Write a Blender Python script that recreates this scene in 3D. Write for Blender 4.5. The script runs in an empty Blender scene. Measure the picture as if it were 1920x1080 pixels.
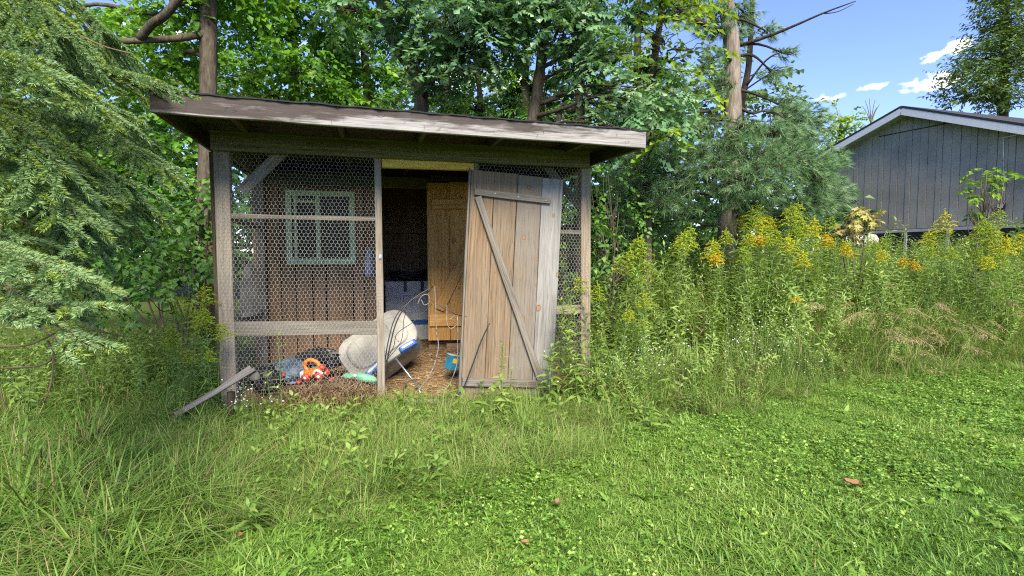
import bpy, math, random
import numpy as np
from mathutils import Vector, Matrix

scene = bpy.context.scene
COL = scene.collection
rng = np.random.default_rng(7)
random.seed(7)
R = math.radians

# ------------------------------------------------------------------ camera
CAM_Z, PITCH, FPX = 1.30, math.atan(60 / 1000), 1000.0
cam_data = bpy.data.cameras.new('camera')
cam_data.sensor_width = 36.0
cam_data.lens = 36.0 * FPX / 1920
cam_data.clip_start = 0.05
cam_data.clip_end = 3000
cam = bpy.data.objects.new('camera', cam_data)
cam.location = (0, 0, CAM_Z)
cam.rotation_euler = (math.pi / 2 - PITCH, 0, 0)
COL.objects.link(cam)
scene.camera = cam

# ------------------------------------------------------------------ sky, sun, exposure
SUN_EL, SUN_AZ = R(42), R(168)      # azimuth clockwise from +Y (the view direction)
world = bpy.data.worlds.new('World')
scene.world = world
world.use_nodes = True
wn, wl = world.node_tree.nodes, world.node_tree.links
wn.clear()
w_out = wn.new('ShaderNodeOutputWorld')
w_bg = wn.new('ShaderNodeBackground')
w_bg.inputs['Strength'].default_value = 0.12
sky = wn.new('ShaderNodeTexSky')
sky.sky_type = 'NISHITA'
sky.sun_disc = False
sky.sun_elevation = SUN_EL
sky.sun_rotation = SUN_AZ
sky.air_density = 1.0
sky.dust_density = 0.0
sky.ozone_density = 3.0


def wnode(t, **kw):
    n = wn.new(t)
    for k, v in kw.items():
        setattr(n, k, v)
    return n


def wmath(op, a, b=None):
    n = wnode('ShaderNodeMath', operation=op)
    for i, x in enumerate((a, b)):
        if x is None:
            continue
        if isinstance(x, (int, float)):
            n.inputs[i].default_value = x
        else:
            wl.new(x, n.inputs[i])
    return n.outputs[0]


# small fair-weather clouds: puffs on the sky dome, a band of them all round the horizon
w_tc = wnode('ShaderNodeTexCoord')
w_sep = wnode('ShaderNodeSeparateXYZ')
wl.new(w_tc.outputs['Generated'], w_sep.inputs[0])
az = wmath('ARCTAN2', w_sep.outputs[0], w_sep.outputs[1])
el = wmath('ARCSINE', w_sep.outputs[2])
w_noise = wnode('ShaderNodeTexNoise')
w_noise.inputs['Scale'].default_value = 42.0
w_noise.inputs['Detail'].default_value = 6.0
w_noise.inputs['Roughness'].default_value = 0.55
w_map = wnode('ShaderNodeMapping')
w_map.inputs['Scale'].default_value = (1, 1, 2.0)
wl.new(w_tc.outputs['Generated'], w_map.inputs['Vector'])
wl.new(w_map.outputs[0], w_noise.inputs['Vector'])


def px_dir(px, py):
    a, b = (px - 960) / FPX, (540 - py) / FPX
    c, s = math.cos(PITCH), math.sin(PITCH)
    d = np.array([a, c + b * s, -s + b * c])
    return d / np.linalg.norm(d)


cloud = None
for (cx, cy, rx, ry, k) in ((1745, 154, 60, 17, 1.0), (1745, 108, 31, 10, .9), (1795, 88, 30, 14, 1.0), (1642, 163, 34, 7, .75),
                            (1555, 183, 30, 9, .7), (2150, 120, 60, 22, 1), (2500, 230, 120, 30, 1), (300, 60, 90, 20, .8), (640, 90, 80, 18, .8),
                            (-300, 150, 160, 30, 1), (900, 150, 110, 22, .9)):
    d = px_dir(cx, cy)
    a0, e0 = math.atan2(d[0], d[1]), math.asin(d[2])
    dx = px_dir(cx + rx, cy)
    dy = px_dir(cx, cy - ry)
    ra = abs(math.atan2(dx[0], dx[1]) - a0)
    re = abs(math.asin(dy[2]) - e0)
    u = wmath('DIVIDE', wmath('SUBTRACT', az, a0), ra)
    v = wmath('DIVIDE', wmath('SUBTRACT', el, e0), re)
    q = wmath('MULTIPLY', wmath('ADD', wmath('MULTIPLY', u, u), wmath('MULTIPLY', v, v)), .75)
    g = wmath('MULTIPLY', wmath('MAXIMUM', wmath('SUBTRACT', 1.35, q), 0.0), k)
    cloud = g if cloud is None else wmath('MAXIMUM', cloud, g)
n_off = wmath('MULTIPLY', wmath('SUBTRACT', w_noise.outputs[0], 0.5), 5.5)
cl = wmath('MULTIPLY', wmath('MINIMUM', cloud, 1.0), wmath('ADD', wmath('ADD', n_off, -0.25), cloud))
w_ramp = wnode('ShaderNodeValToRGB')
w_ramp.color_ramp.elements[0].position = 0.05
w_ramp.color_ramp.elements[1].position = 1.0
wl.new(cl, w_ramp.inputs[0])
w_mix = wnode('ShaderNodeMixRGB')
w_mix.inputs[2].default_value = (6.2, 6.4, 6.9, 1)
wl.new(w_ramp.outputs[0], w_mix.inputs[0])
w_tint = wnode('ShaderNodeMixRGB', blend_type='MULTIPLY')
w_tint.inputs[0].default_value = 1.0
w_tint.inputs[2].default_value = (.66, .685, .98, 1)      # a deep, clean late-summer blue
wl.new(sky.outputs[0], w_tint.inputs[1])
wl.new(w_tint.outputs[0], w_mix.inputs[1])
wl.new(w_mix.outputs[0], w_bg.inputs['Color'])
wl.new(w_bg.outputs[0], w_out.inputs['Surface'])

sun_data = bpy.data.lights.new('sun', 'SUN')
sun_data.energy = 3.9
sun_data.angle = R(30)
sun_data.color = (1.0, 0.94, 0.82)
sun = bpy.data.objects.new('sun', sun_data)
sd = Vector((math.sin(SUN_AZ) * math.cos(SUN_EL), math.cos(SUN_AZ) * math.cos(SUN_EL), math.sin(SUN_EL)))
sun.rotation_euler = sd.to_track_quat('Z', 'Y').to_euler()
COL.objects.link(sun)

vs = scene.view_settings
vs.view_transform = 'Standard'
vs.look = 'None'
vs.exposure = 1.5
vs.use_white_balance = True
vs.white_balance_temperature = 7050
vs.gamma = 1.0
vs.use_curve_mapping = False
scene.render.engine = 'CYCLES'
cy = scene.cycles
cy.max_bounces = 8
cy.diffuse_bounces = 5
cy.glossy_bounces = 3
cy.transmission_bounces = 5
cy.transparent_max_bounces = 8
cy.caustics_reflective = False
cy.caustics_refractive = False
cy.sample_clamp_indirect = 6.0
cy.use_denoising = False
cy.filter_width = 1.15
cy.denoiser = 'OPENIMAGEDENOISE'
cy.denoising_input_passes = 'RGB_ALBEDO_NORMAL'


# ------------------------------------------------------------------ layout helpers
def at(px, py, Y):
    """world point seen at pixel (px, py) of the 1920x1080 photo at world depth Y"""
    d = px_dir(px, py)
    return np.array([0, 0, CAM_Z]) + d * (Y / d[1])


def project(P):
    P = np.asarray(P, float)
    c, s = math.cos(PITCH), math.sin(PITCH)
    x, y, z = P[..., 0], P[..., 1], P[..., 2] - CAM_Z
    dep = y * c - z * s
    up = y * s + z * c
    dep = np.where(np.abs(dep) < 1e-6, 1e-6, dep)
    return 960 + FPX * x / dep, 540 - FPX * up / dep, dep


def sstep(a, b, x):
    t = np.clip((np.asarray(x, float) - a) / (b - a), 0, 1)
    return t * t * (3 - 2 * t)


def terrain(x, y):
    x, y = np.asarray(x, float), np.asarray(y, float)
    h = 0.95 * sstep(4.9, 9.8, y) * sstep(-0.2, 3.6, x)
    h = h + 0.012 * np.sin(2.1 * x + 1.3) * np.sin(1.7 * y) + 0.008 * np.sin(5.3 * x) * np.sin(4.1 * y + .6)
    return h


def ground_at(px, py):
    d = px_dir(px, py)
    Y = 4.0
    for _ in range(40):
        p = at(px, py, Y)
        zt = float(terrain(p[0], p[1]))
        if d[2] >= -1e-3:
            break
        Y += 0.5 * ((CAM_Z - zt) / (-d[2]) * d[1] - Y)
        Y = min(max(Y, 1.5), 30)
    p = at(px, py, Y)
    return np.array([p[0], p[1], float(terrain(p[0], p[1]))])


# ------------------------------------------------------------------ object helpers
def props(o, label=None, cat=None, group=None, kind=None):
    for k, v in (('label', label), ('category', cat), ('group', group), ('kind', kind)):
        if v:
            o[k] = v
    return o


def empty(name, loc=(0, 0, 0), rz=0.0, parent=None, matrix=None):
    o = bpy.data.objects.new(name, None)
    o.empty_display_size = 0.1
    COL.objects.link(o)
    if parent is not None:
        o.parent = parent
    if matrix is not None:
        o.matrix_local = matrix
    else:
        o.location = loc
        o.rotation_euler = (0, 0, rz)
    return o


class Geo:
    """collects triangles with a per-vertex tint, builds one mesh"""

    def __init__(self):
        self.v, self.f, self.t, self.m, self.s, self.n = [], [], [], [], [], 0

    def add(self, v, f, tint=0.5, mat=0, smooth=False):
        v = np.asarray(v, np.float32).reshape(-1, 3)
        f = np.asarray(f, np.int32).reshape(-1, 3)
        self.v.append(v)
        self.f.append(f + self.n)
        self.t.append(np.broadcast_to(np.asarray(tint, np.float32), (len(v),)).copy())
        self.m.append(np.full(len(f), mat, np.int32))
        self.s.append(np.full(len(f), smooth, bool))
        self.n += len(v)
        return self

    def stamp(self, tv, tf, pos, rot, scale, tint, mat=0):
        """copies of a template at pos (N,3) with frames rot (N,3,3; columns = axes), scale (N,) or (N,3)"""
        pos = np.asarray(pos, float)
        N, k = len(pos), len(tv)
        if N == 0:
            return self
        scale = np.asarray(scale, float)
        if scale.ndim == 1:
            scale = np.repeat(scale[:, None], 3, 1)
        loc = tv[None, :, :] * scale[:, None, :]
        V = np.einsum('nij,nkj->nki', rot, loc) + pos[:, None, :]
        F = (tf[None, :, :] + (np.arange(N) * k)[:, None, None]).reshape(-1, 3)
        return self.add(V.reshape(-1, 3), F, np.repeat(np.asarray(tint, np.float32), k), mat)

    def tube(self, pts, rad, n=6, tint=.5, mat=0, cap=True):
        v, f = tube_mesh(pts, rad, n, cap)
        return self.add(v, f, tint, mat, True)

    def box(self, c, size, rot=None, tint=.5, mat=0):
        sx, sy, sz = np.asarray(size, float) / 2
        v = np.array([[x, y, z] for x in (-sx, sx) for y in (-sy, sy) for z in (-sz, sz)])
        if rot is not None:
            v = v @ np.asarray(rot).T
        f = [[0, 1, 3], [0, 3, 2], [4, 6, 7], [4, 7, 5], [0, 4, 5], [0, 5, 1], [2, 3, 7], [2, 7, 6], [0, 2, 6], [0, 6, 4], [1, 5, 7], [1, 7, 3]]
        return self.add(v + np.asarray(c, float), f, tint, mat)

    def mesh(self, name, mats):
        me = bpy.data.meshes.new(name)
        v, f = np.concatenate(self.v), np.concatenate(self.f)
        me.vertices.add(len(v))
        me.vertices.foreach_set('co', v.ravel())
        me.loops.add(f.size)
        me.loops.foreach_set('vertex_index', f.ravel())
        me.polygons.add(len(f))
        me.polygons.foreach_set('loop_start', np.arange(0, f.size, 3, dtype=np.int32))
        me.polygons.foreach_set('material_index', np.concatenate(self.m))
        me.polygons.foreach_set('use_smooth', np.concatenate(self.s))
        a = me.attributes.new('tint', 'FLOAT', 'POINT')
        a.data.foreach_set('value', np.concatenate(self.t))
        me.update(calc_edges=True)
        for m in (mats if isinstance(mats, (list, tuple)) else [mats]):
            me.materials.append(m)
        return me

    def build(self, name, mats, parent=None, **pr):
        return mesh_object(name, self.mesh(name, mats), parent, **pr)


def mesh_object(name, me, parent=None, **pr):
    o = bpy.data.objects.new(name, me)
    COL.objects.link(o)
    if parent is not None:
        o.parent = parent
    return props(o, **pr)


def unit(v):
    v = np.asarray(v, float)
    return v / np.maximum(np.linalg.norm(v, axis=-1, keepdims=True), 1e-9)


def frames(x, nz):
    """frames whose columns are (x, y, z) with x along X and z near NZ"""
    x = unit(x)
    y = unit(np.cross(nz, x))
    z = np.cross(x, y)
    return np.stack([x, y, z], -1)


def tube_mesh(pts, rad, n=6, cap=True):
    pts = np.asarray(pts, float)
    rad = np.broadcast_to(np.asarray(rad, float), (len(pts),))
    tan = np.gradient(pts, axis=0)
    tan = unit(tan)
    ref = np.array([0, 0, 1.0]) if abs(tan[0][2]) < .9 else np.array([1.0, 0, 0])
    a = unit(np.cross(tan[0], ref))
    V = []
    ang = np.arange(n) * 2 * math.pi / n
    for i in range(len(pts)):
        a = unit(a - tan[i] * np.dot(a, tan[i]))
        b = np.cross(tan[i], a)
        V.append(pts[i] + rad[i] * (np.cos(ang)[:, None] * a + np.sin(ang)[:, None] * b))
    V = np.concatenate(V)
    F = []
    for i in range(len(pts) - 1):
        for j in range(n):
            p, q = i * n + j, i * n + (j + 1) % n
            F += [[p, q, q + n], [p, q + n, p + n]]
    if cap:
        k = len(V)
        V = np.concatenate([V, pts[:1], pts[-1:]])
        m = (len(pts) - 1) * n
        for j in range(n):
            F += [[k, (j + 1) % n, j], [k + 1, m + j, m + (j + 1) % n]]
    return V, np.array(F, np.int32)


def smooth_path(pts, n=24):
    """Catmull-Rom through pts"""
    P = np.asarray(pts, float)
    P = np.vstack([2 * P[0] - P[1], P, 2 * P[-1] - P[-2]])
    segs = len(P) - 3
    out = []
    for u in np.linspace(0, segs - 1e-6, n):
        i = int(u)
        t = u - i
        p0, p1, p2, p3 = P[i:i + 4]
        out.append(.5 * (2 * p1 + (p2 - p0) * t + (2 * p0 - 5 * p1 + 4 * p2 - p3) * t * t + (3 * p1 - p0 - 3 * p2 + p3) * t ** 3))
    return np.array(out)


def board_mesh(name, L, w, th, mat, jit=.002, cham=.004, bow=0.0):
    segs = max(2, int(L / .35))
    ch = min(cham, w * .2, th * .2)
    hw, ht = w / 2, th / 2
    sec = np.array([[-hw + ch, -ht], [hw - ch, -ht], [hw, -ht + ch], [hw, ht - ch], [hw - ch, ht], [-hw + ch, ht], [-hw, ht - ch], [-hw, -ht + ch]])
    V, F = [], []
    for i in range(segs + 1):
        z = L * i / segs
        k = 1.0
        s = sec.copy()
        s[:, 0] += np.where(s[:, 0] > 0, 1, -1) * rng.normal(0, jit)
        off = bow * math.sin(math.pi * i / segs)
        for x, y in s:
            V.append([x * k, y + off, z])
    for i in range(segs):
        for j in range(8):
            p, q = i * 8 + j, i * 8 + (j + 1) % 8
            F += [[p, q, q + 8], [p, q + 8, p + 8]]
    m = segs * 8
    for j in range(1, 7):
        F += [[0, j + 1, j], [m, m + j, m + j + 1]]
    return Geo().add(V, F).mesh(name, mat)


def axes_matrix(a, d, wdir):
    z = Vector(d).normalized()
    x = Vector(wdir)
    x = (x - z * x.dot(z)).normalized()
    y = z.cross(x)
    M = Matrix.Identity(4)
    for i in range(3):
        M[i][0], M[i][1], M[i][2], M[i][3] = x[i], y[i], z[i], a[i]
    return M


def board(name, parent, a, b, w, th, mat, wdir=(1, 0, 0), **kw):
    """a sawn board from a to b (centre line, parent's axes); width along wdir; grain along the local Z"""
    pr = {k: kw.pop(k) for k in ('label', 'cat', 'group', 'kind') if k in kw}
    a, b = Vector(a), Vector(b)
    o = mesh_object(name, board_mesh(name, (b - a).length, w, th, mat, **kw), parent, **pr)
    o.matrix_local = axes_matrix(a, b - a, wdir)
    return o


def euler_of(Rm):
    """(N,3,3) -> XYZ eulers"""
    sy = np.clip(-Rm[:, 2, 0], -1, 1)
    return np.stack([np.arctan2(Rm[:, 2, 1], Rm[:, 2, 2]), np.arcsin(sy), np.arctan2(Rm[:, 1, 0], Rm[:, 0, 0])], -1)


def scatter(name, protos, pos, rot, scl, idx, parent=None, **pr):
    """ONE stuff object: geometry-node copies of the proto meshes on points"""
    if pr.pop('real', False):
        return scatter_real(name, protos, pos, rot, scl, idx, parent, **pr)
    me = bpy.data.meshes.new(name)
    pos = np.asarray(pos, np.float32)
    N = len(pos)
    me.vertices.add(N)
    me.vertices.foreach_set('co', pos.ravel())
    for nm, ty, val, key in (('rot', 'FLOAT_VECTOR', rot, 'vector'), ('scl', 'FLOAT', scl, 'value'), ('idx', 'INT', idx, 'value')):
        a = me.attributes.new(nm, ty, 'POINT')
        a.data.foreach_set(key, np.asarray(val, np.int32 if ty == 'INT' else np.float32).ravel())
    o = mesh_object(name, me, parent, **pr)
    ng = bpy.data.node_groups.new('scatter_' + name, 'GeometryNodeTree')
    ng.interface.new_socket('Geometry', in_out='INPUT', socket_type='NodeSocketGeometry')
    ng.interface.new_socket('Geometry', in_out='OUTPUT', socket_type='NodeSocketGeometry')
    nn, ll = ng.nodes, ng.links
    gi, go = nn.new('NodeGroupInput'), nn.new('NodeGroupOutput')
    iop = nn.new('GeometryNodeInstanceOnPoints')
    iop.inputs['Pick Instance'].default_value = True
    g2i = nn.new('GeometryNodeGeometryToInstance')
    for pm in protos:
        po = bpy.data.objects.new('proto_' + pm.name, pm)
        oi = nn.new('GeometryNodeObjectInfo')
        oi.inputs['Object'].default_value = po
        ll.new(oi.outputs['Geometry'], g2i.inputs[0])

    def attr(nm, ty):
        n = nn.new('GeometryNodeInputNamedAttribute')
        n.data_type = ty
        n.inputs['Name'].default_value = nm
        return n.outputs['Attribute']
    e2r = nn.new('FunctionNodeEulerToRotation')
    ll.new(attr('rot', 'FLOAT_VECTOR'), e2r.inputs[0])
    ll.new(gi.outputs[0], iop.inputs['Points'])
    ll.new(g2i.outputs[0], iop.inputs['Instance'])
    ll.new(attr('idx', 'INT'), iop.inputs['Instance Index'])
    ll.new(e2r.outputs[0], iop.inputs['Rotation'])
    ll.new(attr('scl', 'FLOAT'), iop.inputs['Scale'])
    ll.new(iop.outputs[0], go.inputs[0])
    md = o.modifiers.new('scatter', 'NODES')
    md.node_group = ng
    return o


def scatter_real(name, protos, pos, rot, scl, idx, parent=None, **pr):
    """the same as ONE real mesh (cheaper to trace where the copies overlap heavily)"""
    g = Geo()
    rot, scl, idx, pos = np.asarray(rot), np.asarray(scl), np.asarray(idx), np.asarray(pos)
    cx, sx, cy_, sy, cz, sz = (f(rot[:, i]) for i in range(3) for f in (np.cos, np.sin))
    Rm = np.empty((len(pos), 3, 3))
    Rm[:, 0, 0], Rm[:, 0, 1], Rm[:, 0, 2] = cz * cy_, cz * sy * sx - sz * cx, cz * sy * cx + sz * sx
    Rm[:, 1, 0], Rm[:, 1, 1], Rm[:, 1, 2] = sz * cy_, sz * sy * sx + cz * cx, sz * sy * cx - cz * sx
    Rm[:, 2, 0], Rm[:, 2, 1], Rm[:, 2, 2] = -sy, cy_ * sx, cy_ * cx
    mats = []
    for k, me in enumerate(protos):
        sel = idx == k
        n = int(sel.sum())
        if not n:
            continue
        v = np.empty(len(me.vertices) * 3, np.float32)
        me.vertices.foreach_get('co', v)
        v = v.reshape(-1, 3)
        f = np.empty(len(me.loops), np.int32)
        me.loops.foreach_get('vertex_index', f)
        f = f.reshape(-1, 3)
        mi = np.empty(len(f), np.int32)
        me.polygons.foreach_get('material_index', mi)
        t = np.empty(len(v), np.float32)
        me.attributes['tint'].data.foreach_get('value', t)
        slot = []
        for m in me.materials:
            if m not in mats:
                mats.append(m)
            slot.append(mats.index(m))
        mi = np.array(slot)[mi]
        V = np.einsum('nij,kj->nki', Rm[sel], v) * scl[sel][:, None, None] + pos[sel][:, None, :]
        jit = rng.uniform(-.17, .17, n)
        F = (f[None] + (np.arange(n) * len(v))[:, None, None]).reshape(-1, 3)
        g.add(V.reshape(-1, 3), F, np.clip(t[None] + jit[:, None], 0, 1).ravel())
        g.m[-1] = np.tile(mi, n).astype(np.int32)
    return g.build(name, mats, parent, **pr)


# ------------------------------------------------------------------ materials
class NT:
    def __init__(self, name):
        self.m = bpy.data.materials.new(name)
        self.m.use_nodes = True
        self.n, self.l = self.m.node_tree.nodes, self.m.node_tree.links
        self.n.clear()
        self.out = self.n.new('ShaderNodeOutputMaterial')

    def node(self, t, ins=None, **kw):
        n = self.n.new(t)
        for k, v in kw.items():
            setattr(n, k, v)
        for k, v in (ins or {}).items():
            if isinstance(v, bpy.types.NodeSocket):
                self.l.new(v, n.inputs[k])
            else:
                n.inputs[k].default_value = v
        return n

    def math(self, op, a, b=0.0, clamp=False):
        return self.node('ShaderNodeMath', {0: a, 1: b}, operation=op, use_clamp=clamp).outputs[0]

    def ramp(self, fac, stops):
        n = self.node('ShaderNodeValToRGB', {0: fac})
        cr = n.color_ramp
        while len(cr.elements) < len(stops):
            cr.elements.new(.5)
        for e, (p, c) in zip(cr.elements, stops):
            e.position = p
            e.color = (*c[:3], 1) if not isinstance(c, (int, float)) else (c, c, c, 1)
        return n.outputs[0]

    def mix(self, fac, a, b, mode='MIX'):
        cc = lambda c: (*c, 1) if isinstance(c, tuple) and len(c) == 3 else c
        return self.node('ShaderNodeMixRGB', {0: fac, 1: cc(a), 2: cc(b)}, blend_type=mode).outputs[0]

    def noise(self, vec, scale, detail=4, rough=.55, dist=0.0):
        return self.node('ShaderNodeTexNoise', {'Vector': vec, 'Scale': scale, 'Detail': detail, 'Roughness': rough, 'Distortion': dist}).outputs[0]

    def mapping(self, vec, scale=(1, 1, 1), loc=(0, 0, 0)):
        return self.node('ShaderNodeMapping', {'Vector': vec, 'Scale': scale, 'Location': loc}).outputs[0]

    def surface(self, s):
        self.l.new(s, self.out.inputs['Surface'])
        return self.m


def leaf_mat(name, c0, c1, c2, transl=.35, rough=.45, spec=.35, yellow=(1.25, 1.15, .5), gain=1.0):
    t = NT(name)
    tint = t.node('ShaderNodeAttribute', attribute_name='tint').outputs['Fac']
    rnd = t.node('ShaderNodeObjectInfo').outputs['Random']
    f = t.math('ADD', tint, t.math('MULTIPLY', t.math('SUBTRACT', rnd, .5), .35), True)
    gn = lambda c: tuple(min(.9, x * gain) for x in c)
    col = t.ramp(f, [(0, gn(c0)), (.5, gn(c1)), (1, gn(c2))])
    p = t.node('ShaderNodeBsdfPrincipled', {'Base Color': col, 'Roughness': rough, 'Specular IOR Level': spec})
    tc = t.mix(1.0, col, (*yellow, 1), 'MULTIPLY')
    tr = t.node('ShaderNodeBsdfTranslucent', {'Color': tc})
    mx = t.node('ShaderNodeMixShader', {0: transl, 1: p.outputs[0], 2: tr.outputs[0]})
    return t.surface(mx.outputs[0])


def plain(name, c, rough=.6, metal=0.0, var=.25, scale=14.0, spec=.4, bump=0.0):
    t = NT(name)
    tc = t.node('ShaderNodeTexCoord').outputs['Object']
    n = t.noise(tc, scale, 5, .6)
    dk = tuple(x * (1 - var) for x in c)
    lt = tuple(min(1, x * (1 + var)) for x in c)
    col = t.ramp(n, [(.3, dk), (.7, lt)])
    p = t.node('ShaderNodeBsdfPrincipled', {'Base Color': col, 'Roughness': rough, 'Metallic': metal, 'Specular IOR Level': spec})
    if bump:
        b = t.node('ShaderNodeBump', {'Height': n, 'Strength': bump, 'Distance': .01})
        t.l.new(b.outputs[0], p.inputs['Normal'])
    return t.surface(p.outputs[0])


def wood(name, dark, light, patch, patch_amt=.4, knots=.0, rough=.85, stain=None, grain=1.0):
    """sawn wood, grain along local Z; PATCH = weathered tone; STAIN = (colour, level, slope) peeling dark stain at the upper edge (+X)"""
    t = NT(name)
    tc = t.node('ShaderNodeTexCoord').outputs['Object']
    rnd = t.node('ShaderNodeObjectInfo').outputs['Random']
    off = t.node('ShaderNodeCombineXYZ', {0: t.math('MULTIPLY', rnd, 37.0), 1: t.math('MULTIPLY', rnd, 91.0), 2: t.math('MULTIPLY', rnd, 53.0)}).outputs[0]
    v = t.node('ShaderNodeVectorMath', {0: tc, 1: off}, operation='ADD').outputs[0]
    wob = t.noise(t.mapping(v, (5, 5, 1.2)), 1.0, 3)
    wv = t.node('ShaderNodeCombineXYZ', {0: t.math('MULTIPLY', wob, .05), 1: 0.0, 2: 0.0}).outputs[0]
    v2 = t.node('ShaderNodeVectorMath', {0: v, 1: wv}, operation='ADD').outputs[0]
    g1 = t.noise(t.mapping(v2, (75, 75, 1.6)), 1.0, 6, .65)
    g2 = t.noise(t.mapping(v2, (260, 260, 5)), 1.0, 3, .6)
    big = t.noise(t.mapping(v, (4, 4, 1.3)), 1.0, 4, .6)
    base = t.ramp(g1, [(.32, dark), (.64, light)])
    pm = t.ramp(t.math('ADD', big, (patch_amt - .5) * .6), [(.38, 0.0), (.62, 1.0)])
    col = t.mix(pm, base, t.mix(.55, base, patch))
    col = t.mix(t.ramp(g2, [(.32, .7 * grain), (.46, 0.0)]), col, tuple(x * .3 for x in dark))
    stn = t.noise(t.mapping(v, (14, 14, .9)), 1.0, 5, .7)
    col = t.mix(t.ramp(stn, [(.55, 0.0), (.78, .4)]), col, tuple(x * .7 for x in dark))
    tone = t.math('ADD', t.math('MULTIPLY', rnd, .36), .82)
    tv = t.node('ShaderNodeCombineXYZ', {0: tone, 1: tone, 2: tone}).outputs[0]
    col = t.mix(1.0, col, tv, 'MULTIPLY')
    if stain:
        sc, lvl, slope = stain
        sx = t.node('ShaderNodeSeparateXYZ', {0: tc})
        nz = t.noise(t.mapping(v, (9, 3, 1.1)), 1.0, 6, .68)
        s = t.math('ADD', t.math('MULTIPLY', sx.outputs[0], 9.0), t.math('MULTIPLY', t.math('SUBTRACT', nz, .5), 5.5))
        s = t.math('ADD', s, t.math('ADD', lvl, t.math('MULTIPLY', sx.outputs[2], slope)))
        sm = t.ramp(s, [(.2, 0.0), (.5, .55), (.85, .92)])
        scol = t.mix(g1, tuple(x * .5 for x in sc), tuple(x * 1.5 for x in sc))
        col = t.mix(sm, col, scol)
    if knots:
        kx = t.node('ShaderNodeSeparateXYZ', {0: v})
        kv = t.node('ShaderNodeCombineXYZ', {0: t.math('MULTIPLY', kx.outputs[0], 6.0), 1: t.math('MULTIPLY', kx.outputs[2], 4.2), 2: 0.0}).outputs[0]
        vo = t.node('ShaderNodeTexVoronoi', {'Vector': kv, 'Scale': 1.0, 'Randomness': 1.0}, voronoi_dimensions='2D')
        d = t.math('ADD', vo.outputs['Distance'], t.math('MULTIPLY', t.math('SUBTRACT', t.noise(t.mapping(v, (34, 34, 20)), 1.0, 4), .5), .16))
        wn_ = t.node('ShaderNodeTexWhiteNoise', {'Vector': vo.outputs['Color']}, noise_dimensions='3D').outputs[0]
        on = t.math('GREATER_THAN', wn_, 1.0 - knots)
        szn = t.node('ShaderNodeSeparateXYZ', {0: vo.outputs['Color']})
        d = t.math('MULTIPLY', d, t.math('ADD', t.math('MULTIPLY', szn.outputs[1], 1.9), .75))
        halo = t.math('MULTIPLY', on, t.ramp(d, [(.10, 1.0), (.20, 0.0)]))
        core = t.math('MULTIPLY', on, t.ramp(d, [(.07, 1.0), (.11, 0.0)]))
        col = t.mix(t.math('MULTIPLY', halo, .55), col, (.20, .105, .045))
        col = t.mix(t.math('MULTIPLY', core, .5), col, (.27, .14, .06))
        ring = t.math('MULTIPLY', on, t.ramp(d, [(.08, 0.0), (.105, .8), (.13, 0.0)]))
        col = t.mix(ring, col, (.06, .03, .015))
    p = t.node('ShaderNodeBsdfPrincipled', {'Base Color': col, 'Roughness': rough, 'Specular IOR Level': .25})
    h = t.math('ADD', g1, t.math('MULTIPLY', g2, .5))
    b = t.node('ShaderNodeBump', {'Height': h, 'Strength': .5, 'Distance': .004})
    t.l.new(b.outputs[0], p.inputs['Normal'])
    return t.surface(p.outputs[0])


def bark_mat(name, dark, light, sx=28, sz=5):
    t = NT(name)
    tc = t.node('ShaderNodeTexCoord').outputs['Object']
    n = t.noise(t.mapping(tc, (sx, sx, sz)), 1.0, 6, .65, .6)
    n2 = t.noise(tc, 3.0, 3)
    col = t.ramp(t.math('ADD', n, t.math('MULTIPLY', t.math('SUBTRACT', n2, .5), .4)), [(.3, dark), (.72, light)])
    p = t.node('ShaderNodeBsdfPrincipled', {'Base Color': col, 'Roughness': .95, 'Specular IOR Level': .15})
    b = t.node('ShaderNodeBump', {'Height': n, 'Strength': 1.0, 'Distance': .02})
    t.l.new(b.outputs[0], p.inputs['Normal'])
    return t.surface(p.outputs[0])


M = {}
M['lawn'] = leaf_mat('lawn_blade', (.06, .14, .02), (.14, .275, .038), (.29, .40, .10), .3, .45, .38)
M['clover'] = leaf_mat('clover_leaf', (.055, .14, .018), (.14, .28, .034), (.30, .43, .09), .3, .45, .38)
M['longgrass'] = leaf_mat('long_grass_blade', (.055, .11, .018), (.115, .225, .035), (.24, .35, .085), .34, .5, .3)
M['straw_grass'] = leaf_mat('dry_grass_blade', (.17, .12, .05), (.32, .25, .12), (.46, .38, .2), .2, .7, .2, (1.1, 1, .8))
M['weed'] = leaf_mat('weed_leaf', (.07, .14, .02), (.15, .26, .045), (.28, .38, .09), .35, .45, .35)
M['goldenrod_leaf'] = leaf_mat('goldenrod_leaf', (.08, .16, .03), (.16, .28, .06), (.28, .40, .11), .35, .45, .35)
M['gold'] = leaf_mat('goldenrod_flower', (.34, .40, .025), (.55, .53, .025), (.68, .6, .03), .3, .7, .1, (1.1, 1, .6))
M['lime'] = leaf_mat('goldenrod_bud', (.16, .27, .03), (.32, .42, .035), (.5, .52, .04), .3, .7, .1, (1.1, 1, .6))
M['amber'] = leaf_mat('amber_flower', (.4, .36, .02), (.58, .42, .02), (.68, .42, .03), .3, .7, .1, (1.1, 1, .6))
M['petal'] = leaf_mat('white_petal', (.7, .7, .66), (.8, .8, .78), (.85, .85, .85), .2, .7, .1, (1, 1, 1))
M['maple'] = leaf_mat('maple_leaf', (.03, .09, .012), (.075, .19, .02), (.17, .33, .03), .42, .42, .4, gain=1.4)
M['oak'] = leaf_mat('oak_leaf', (.035, .09, .03), (.08, .17, .07), (.19, .29, .15), .34, .36, .6, gain=1.6)
M['yellowleaf'] = leaf_mat('yellow_green_leaf', (.09, .2, .02), (.2, .35, .025), (.38, .48, .04), .45, .42, .4)
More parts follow.
